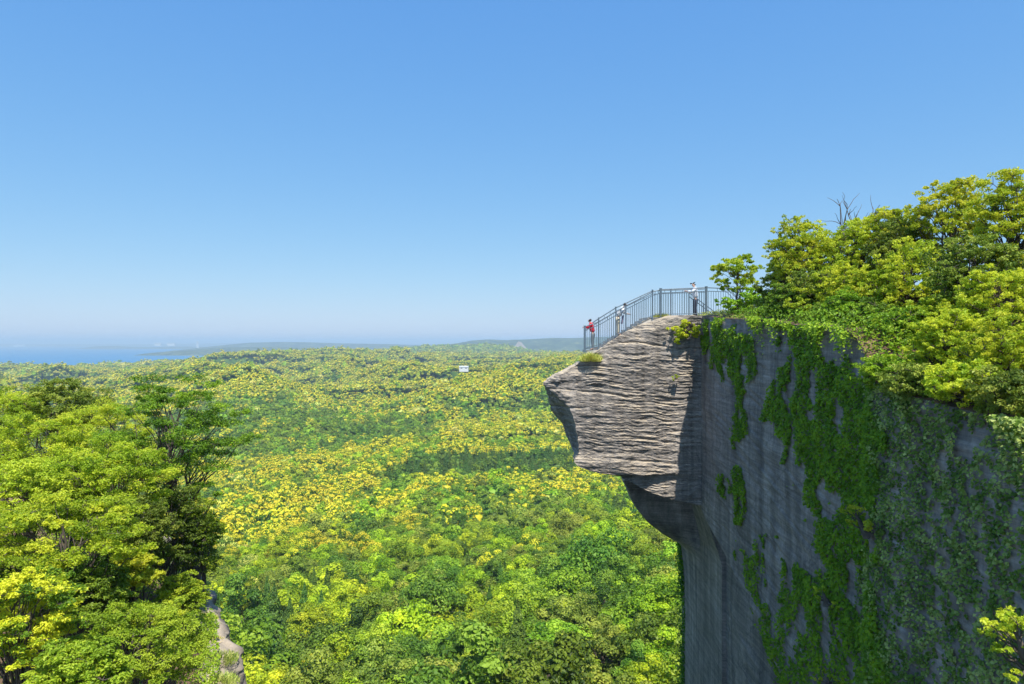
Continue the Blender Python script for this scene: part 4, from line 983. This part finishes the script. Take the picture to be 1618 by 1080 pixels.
# ------------------------------------------------------------------ lookout: steps, fence, people
M['concrete'] = plain_mat('weathered_concrete', (0.50, 0.47, 0.42), 0.9, 0, 0.2, 3, 0.2)
M['fencepaint'] = plain_mat('blue_grey_fence_paint', (0.14, 0.19, 0.23), 0.45, 0.3, 0.12, 4)
YN, YF_ = 33.55, 35.5
def fx(u, Y=YN): return (u - 809) / F * Y
def fz(v, Y=YN): return -(v - 540) / F * Y
mb = MB()
mb.box((fx(927), YN + 0.06, -0.95), (fx(946), YF_ + 0.1, fz(553)))
nst = 11; xa, xb = fx(946), fx(1030); za, zb = fz(553), fz(501)
for i in range(nst):
    x0 = xa + (xb - xa) * i / nst; x1 = xa + (xb - xa) * (i + 1) / nst
    zt = za + (zb - za) * (i + 1) / nst
    mb.box((x0, YN + 0.05, zt - 0.75), (x1, YF_ + 0.1, zt))
mb.box((xb, YN + 0.1, zb - 0.25), (fx(1116) + 1.0, YF_ + 0.2, zb + 0.004))
link('stairs', mb.mesh('stairs', M['concrete']), label='weathered concrete steps climbing along the top of the nose', cat='stairs')

fence = link('fence', None, loc=(fx(924), YN, fz(553)), label='blue grey metal railing round the lookout on the rock nose', cat='fence')
f0 = Vector(fence.location)
def post(p, h, r=0.045):
    m_ = MB(); p = Vector(p) - f0
    m_.box((p.x - r, p.y - r, p.z - 0.25), (p.x + r, p.y + r, p.z + h)); m_.box((p.x - r - .01, p.y - r - .01, p.z + h + 0.001), (p.x + r + .01, p.y + r + .01, p.z + h + 0.02))
    link('post', m_.mesh('post', M['fencepaint']), fence)
def panel(a, b, h0, h1, gap=0.115, low0=0.06, low1=0.06):
    """one run of railing: handrail, second rail, lower rail and upright bars"""
    m_ = MB(); a = Vector(a) - f0; b = Vector(b) - f0
    Ta, Tb = a + Vector((0, 0, h0)), b + Vector((0, 0, h1))
    m_.tube([Ta, Tb], 0.028, 8)
    d = Vector((0, 0, 0.17)); m_.tube([Ta - d, Tb - d], 0.018, 6)
    La, Lb = a + Vector((0, 0, low0)), b + Vector((0, 0, low1)); m_.tube([La, Lb], 0.018, 6)
    n = max(2, int((b - a).length / gap))
    for i in range(1, n):
        t = i / n; m_.tube([La + (Lb - La) * t, (Ta - d) + (Tb - Ta) * t], 0.0125, 5)
    for t in (0.33, 0.67): m_.tube([(Ta - d) + (Tb - Ta) * t, Ta + (Tb - Ta) * t], 0.012, 5)
    link('panel', m_.mesh('panel', M['fencepaint']), fence)
nearp = [(924, 553, 516), (946, 549, 508), (989, 522, 483), (1031, 500, 461), (1044, 498, 457), (1116, 497, 454), (1170, 497, 456), (1222, 500, 460)]
farp = [(924, 552, 518), (946, 546, 503), (973, 531, 486), (1031, 503, 459), (1060, 500, 458), (1116, 499, 456)]
def run(L, Y, skip=()):
    for i, (u, v, vt) in enumerate(L):
        post((fx(u, Y), Y, fz(v, Y)), fz(vt, Y) - fz(v, Y) + 0.04, 0.05 if u in (1044, 1116, 924) else 0.032)
        if i + 1 < len(L):
            u2, v2, t2 = L[i + 1]
            panel((fx(u, Y), Y, fz(v, Y)), (fx(u2, Y), Y, fz(v2, Y)), fz(vt, Y) - fz(v, Y), fz(t2, Y) - fz(v2, Y))
run(nearp, YN); run(farp, YF_)
panel((fx(924), YN, fz(553)), (fx(924, YF_), YF_, fz(552, YF_)), fz(516) - fz(553), fz(518, YF_) - fz(552, YF_))
# hand rail of the stair that leads off behind the platform
hr = link('handrail', None, loc=(fx(1088, 36.5), 36.5, 1.3), label='sloping handrail of the stair behind the platform', cat='handrail')
m_ = MB(); a = Vector((0, 0, 1.35)); b = Vector((1.9, 1.2, 0.25))
for dzz in (0, -0.2): m_.tube([a + Vector((0, 0, dzz)), b + Vector((0, 0, dzz))], 0.022, 6)
link('rail', m_.mesh('rail', M['fencepaint']), hr)
for t in (0.02, 0.5, 0.98):
    m_ = MB(); p_ = a.lerp(b, t); m_.tube([(p_.x, p_.y, -0.6), tuple(p_)], 0.022, 6); link('post', m_.mesh('post', M['fencepaint']), hr)

M['skin'] = plain_mat('skin', (0.55, 0.34, 0.25), 0.5, 0, 0.08, 10)
M['hair'] = plain_mat('dark_hair', (0.03, 0.022, 0.018), 0.5, 0, 0.3, 30)
M['shoe'] = plain_mat('dark_shoe', (0.06, 0.055, 0.05), 0.6, 0, 0.2, 10)
def cloth(name, c): return plain_mat(name, c, 0.85, 0, 0.10, 12, 0.15)
def skin_obj(name, verts, edges, radii, mat, parent, root_i=0, sub=2):
    me = bpy.data.meshes.new(name); me.from_pydata([tuple(v) for v in verts], edges, []); me.materials.append(mat)
    o = link(name, me, parent)
    o.modifiers.new('skin', 'SKIN')
    for i, r in enumerate(radii):
        sv = me.skin_vertices[0].data[i]; sv.radius = (r, r) if not isinstance(r, tuple) else r
        sv.use_root = (i == root_i)
    s = o.modifiers.new('sub', 'SUBSURF'); s.levels = s.render_levels = sub
    o.modifiers['skin'].use_smooth_shade = True
    return o

def person(label, loc, yaw, H, shirt, legs, lean=0.0, arms='rail', hat=None, hatcol=None, skirt=False, bag=None, group=None):
    """standing figure facing +y of its own frame, feet at the origin"""
    k = H / 1.7
    root = link('person', None, loc=loc, label=label, cat='person'); root.rotation_euler = (0, 0, yaw)
    L = math.sin(lean); Cc = math.cos(lean)
    def up(h, x=0.0, f=0.0):         # point above the pelvis, leaned forward
        hh = h - 0.92; return np.array([x, hh * L + f * Cc, 0.92 + hh * Cc - f * L]) * k
    ank = [np.array([s * 0.10, -0.02 + 0.05 * (s > 0), 0.07]) * k for s in (-1, 1)]
    knee = [np.array([s * 0.10, 0.035, 0.49]) * k for s in (-1, 1)]
    hip = [np.array([s * 0.09, 0, 0.90]) * k for s in (-1, 1)]
    pel = up(0.95); waist = up(1.08); chest = up(1.28); neckb = up(1.42); neck = up(1.48, 0, 0.015); headc = up(1.575, 0, 0.03); crown = up(1.66, 0, 0.02)
    sh = [up(1.39, s * 0.19) for s in (-1, 1)]
    if arms == 'rail':
        el = [up(1.22, s * 0.24, 0.16) for s in (-1, 1)]; wr = [up(1.29, s * 0.10, 0.38) for s in (-1, 1)]
    elif arms == 'fold':
        el = [up(1.14, s * 0.25, 0.12) for s in (-1, 1)]; wr = [up(1.22, -s * 0.06, 0.26) for s in (-1, 1)]
    else:
        el = [up(1.12, s * 0.26, -0.02) for s in (-1, 1)]; wr = [up(0.88, s * 0.27, 0.08) for s in (-1, 1)]
    # body: pelvis, spine, head, arms with hands and fingers, legs
    v = [pel, waist, chest, neckb, neck, headc, crown]; r = [0.085, 0.075, 0.085, 0.055, 0.052, 0.085, 0.05]; e = [(0,1),(1,2),(2,3),(3,4),(4,5),(5,6)]
    nose = headc + np.array([0, 0.095, -0.01]) * k; v.append(nose); r.append(0.016); e.append((5, 7))
    for i, s in enumerate((-1, 1)):
        b0 = len(v); hand = wr[i] + (wr[i] - el[i]) * 0.22
        v += [sh[i], el[i], wr[i], hand]; r += [0.042, 0.035, 0.026, 0.036]; e += [(2, b0), (b0, b0+1), (b0+1, b0+2), (b0+2, b0+3)]
        fd = (hand - wr[i]); fd = fd / np.linalg.norm(fd); sd = np.array([fd[1], -fd[0], 0.0]); sd /= np.linalg.norm(sd) + 1e-9
        for q in range(4):
            f1 = hand + (fd * 0.05 + sd * (q - 1.5) * 0.02) * k; f2 = f1 + (fd * (0.028 + 0.006 * (q in (1, 2))) + np.array([0, 0, -0.02])) * k
            c0 = len(v); v += [f1, f2]; r += [0.0095, 0.008]; e += [(b0+3, c0), (c0, c0+1)]
        f1 = wr[i] + (fd * 0.035 + sd * -s * 0.035) * k; f2 = f1 + (fd * 0.04 - sd * s * 0.01) * k
        c0 = len(v); v += [f1, f2]; r += [0.0105, 0.009]; e += [(b0+2, c0), (c0, c0+1)]
    for i, s in enumerate((-1, 1)):
        b0 = len(v); toe = ank[i] + np.array([s * 0.02, 0.15, -0.04]) * k
        v += [hip[i], knee[i], ank[i], toe]; r += [0.05, 0.042, 0.033, 0.03]; e += [(0, b0), (b0, b0+1), (b0+1, b0+2), (b0+2, b0+3)]
    r = [x * k for x in r]
    body = skin_obj('body', v, e, r, M['skin'], root)
    # shirt
    v = [up(0.93), waist, chest, neckb]; r = [(0.185, 0.15), (0.18, 0.145), (0.20, 0.155), (0.09, 0.085)]; e = [(0,1),(1,2),(2,3)]
    for i in range(2):
        b0 = len(v); v += [sh[i], el[i], wr[i] - (wr[i] - el[i]) * 0.15]; r += [0.088, 0.068, 0.052]; e += [(2, b0), (b0, b0+1), (b0+1, b0+2)]
    r = [tuple(y * k for y in x) if isinstance(x, tuple) else x * k for x in r]
    skin_obj('shirt', v, e, r, shirt, root)
    # trousers or skirt
    v = [up(0.97), np.array([0, 0, 0.88]) * k]; r = [(0.18, 0.145), (0.18, 0.15)]; e = [(0, 1)]
    for i in range(2):
        b0 = len(v); v += [hip[i] + np.array([0, 0, -0.06]) * k, knee[i], ank[i] + np.array([0, 0, 0.03]) * k]; r += [0.12, 0.09 if skirt else 0.082, 0.08 if skirt else 0.065]; e += [(1, b0), (b0, b0+1), (b0+1, b0+2)]
    r = [tuple(y * k for y in x) if isinstance(x, tuple) else x * k for x in r]
    skin_obj('trousers', v, e, r, legs, root)
    for i in range(2):
        v = [ank[i] + np.array([0, -0.03, -0.02]) * k, ank[i] + np.array([0, 0.07, -0.03]) * k, ank[i] + np.array([0, 0.17, -0.04]) * k]
        skin_obj('shoe', v, [(0,1),(1,2)], [0.048 * k, 0.045 * k, 0.035 * k], M['shoe'], root)
    # eyes, mouth and ears as small relief on the head
    mface = MB()
    for s in (-1, 1):
        c = headc + np.array([s * 0.032, 0.082, 0.01]) * k; mface.tube([c - np.array([0.012, 0, 0]) * k, c + np.array([0.012, 0, 0]) * k], 0.006 * k, 5)
    c = headc + np.array([0, 0.078, -0.05]) * k; mface.tube([c - np.array([0.022, 0, 0]) * k, c + np.array([0.022, 0, 0]) * k], 0.005 * k, 5)
    link('face', mface.mesh('face', M['hair']), body)
    if hat == 'cap':
        skin_obj('cap', [crown + np.array([0, -0.015, -0.015]) * k, crown + np.array([0, 0.0, 0.03]) * k], [(0, 1)], [0.098 * k, 0.075 * k], hatcol, root)
        mc = MB(); c = crown + np.array([0, 0.09, -0.03]) * k
        mc.tube([c + np.array([-0.055, 0, 0]) * k, c + np.array([0, 0.06, -0.01]) * k, c + np.array([0.055, 0, 0]) * k], [0.02 * k, 0.03 * k, 0.02 * k], 8)
        link('brim', mc.mesh('brim', hatcol), root)
        skin_obj('hair', [headc + np.array([0, -0.05, -0.02]) * k, headc + np.array([0, -0.045, 0.03]) * k], [(0, 1)], [0.07 * k, 0.08 * k], M['hair'], root)
    elif hat == 'sun':
        skin_obj('sun_hat', [crown + np.array([0, 0, -0.02]) * k, crown + np.array([0, 0, 0.04]) * k], [(0, 1)], [0.10 * k, 0.08 * k], hatcol, root)
        mc = MB(); c = crown + np.array([0, 0, -0.035]) * k; mc.tube([c, c + np.array([0, 0, 0.012])], [0.17 * k, 0.12 * k], 16); link('brim', mc.mesh('brim', hatcol), root)
    else:
        skin_obj('hair', [headc + np.array([0, -0.035, -0.03]) * k, headc + np.array([0, -0.025, 0.04]) * k, crown + np.array([0, 0.01, 0.0]) * k], [(0, 1), (1, 2)], [0.075 * k, 0.098 * k, 0.075 * k], M['hair'], root)
    if bag:
        skin_obj('bag', [up(0.98, 0.12, 0.20) - np.array([0, 0, 0.35]), up(1.12, 0.12, 0.2)], [(0, 1)], [(0.10 * k, 0.06 * k), (0.03 * k, 0.03 * k)], bag, root)
    return root
white = cloth('white_cotton', (0.80, 0.80, 0.78)); red = cloth('red_jacket', (0.62, 0.015, 0.04)); navy = cloth('navy_trousers', (0.02, 0.025, 0.045))
greyc = cloth('grey_trousers', (0.13, 0.16, 0.18)); creamc = cloth('cream_trousers', (0.55, 0.50, 0.38)); purple = cloth('printed_trousers', (0.22, 0.17, 0.26)); blackc = cloth('black_cap', (0.02, 0.022, 0.03)); bluec = cloth('dark_blue_bag', (0.03, 0.04, 0.09))
zl = fz(553)
person('person in a red jacket and grey trousers leaning on the lowest railing', (fx(937, 34.6), 34.6, zl), R_(75), 1.62, red, greyc, 0.22, 'rail', bag=None)
def stair_z(x): 
    i = math.floor((x - xa) / (xb - xa) * nst); return za + (zb - za) * (min(max(i, 0), nst - 1) + 1) / nst
x_ = fx(976, 34.0); person('dark haired person in white with cream trousers leaning over the railing on the steps', (x_, 34.0, stair_z(x_)), R_(-105), 1.74, white, creamc, 0.55, 'rail', bag=purple)
skyb = cloth('pale_blue_shirt', (0.72, 0.78, 0.86))
person('person in a dark cap with pale blue shirt and navy trousers on the upper platform', (fx(1099, 34.5), 34.5, zb + 0.004), R_(85), 1.82, skyb, navy, 0.08, 'rail', 'cap', blackc)

# ------------------------------------------------------------------ small far buildings
M['whitewall'] = plain_mat('white_plaster', (0.75, 0.75, 0.73), 0.8, 0, 0.06, 0.5)
M['greyroof'] = plain_mat('grey_roof', (0.45, 0.47, 0.50), 0.7, 0, 0.1, 0.5)
M['darkglass'] = plain_mat('dark_window', (0.05, 0.06, 0.08), 0.2, 0, 0.1, 0.5)
def building(name, label, cat, u, v, dd, w, h, dp, flat=False, group=None, zfoot=None):
    c = px(u, v, dd); root = link(name, None, loc=tuple(c), label=label, cat=cat, group=group)
    m_ = MB(); m_.box((-w/2, -dp/2, -h * 1.5), (w/2, dp/2, h)); link('wall', m_.mesh('wall', M['whitewall']), root)
    r_ = MB()
    if flat: r_.box((-w/2 - .4, -dp/2 - .4, h + 0.003), (w/2 + .4, dp/2 + .4, h + 0.6))
    else: r_.add([(-w/2-.6, -dp/2-.6, h), (w/2+.6, -dp/2-.6, h), (w/2+.6, dp/2+.6, h), (-w/2-.6, dp/2+.6, h), (-w/2, 0, h + dp * .25), (w/2, 0, h + dp * .25)], [(0,1,5,4),(2,3,4,5),(0,4,3),(1,2,5),(3,2,1,0)])
    link('roof', r_.mesh('roof', M['greyroof']), root)
    k = max(1, int(w / 8))
    for i in range(min(k, 6)):
        wm = MB(); x0 = -w/2 + w * (i + 0.3) / min(k, 6); wm.box((x0, -dp/2 - 0.05, h * 0.3), (x0 + w * 0.4 / min(k, 6), -dp/2 - 0.01, h * 0.7)); link('window', wm.mesh('window', M['darkglass']), root)
    return root
def on_ground(u, dd): x = (u - 809) / F * dd; return x, float(terrain(np.array(x), np.array(float(dd))))
building('hall', 'small white hall standing in a clearing on the far forest ridge', 'building', 733, 540 - F * (HALL[2] + 3) / HALL[1], HALL[1], 20, 4, 12)
building('tower', 'tall pale chimney tower on the far shore', 'tower', 312.5, 543.5, 14000, 42, 60, 42, True)
for (u, w, lab) in ((250, 120, 'long low white building on the far shore left of the tower'), (271, 150, 'longest low white building just left of the far tower'), (30, 300, 'long white terminal on the far left shore')):
    building('warehouse', lab, 'building', u, 543.3 if u > 100 else 545, 14200 if u > 100 else 20000, w, 28, 60, True)
# bare quarry face on the far hill
qs = px(821, 549, 6350)
m_ = MB(); m_.add([(-110, 0, -70), (120, 0, -70), (60, 60, 0), (20, 90, 50), (-10, 95, 60), (-40, 70, 20), (-80, 30, -30)], [(0, 1, 2, 6), (2, 3, 4, 5), (2, 5, 6)])
qo = link('quarry_hill', m_.mesh('quarry_hill', M['palerock']), loc=tuple(qs), kind='structure')

# ------------------------------------------------------------------ the air
m, nd, lk, out = new_mat('haze_air')
pv = N(nd, 'ShaderNodeVolumePrincipled'); pv.inputs['Density'].default_value = 1.05e-4; pv.inputs['Color'].default_value = (0.66, 0.86, 1.0, 1); pv.inputs['Anisotropy'].default_value = 0.0
lk.new(pv.outputs[0], out.inputs['Volume'])
mb = MB(); mb.box((-46000, -300, SEA - 32), (46000, 61000, 90))
hz = link('haze', mb.mesh('haze', m), kind='stuff', label='pale blue summer haze over the valley and the bay')
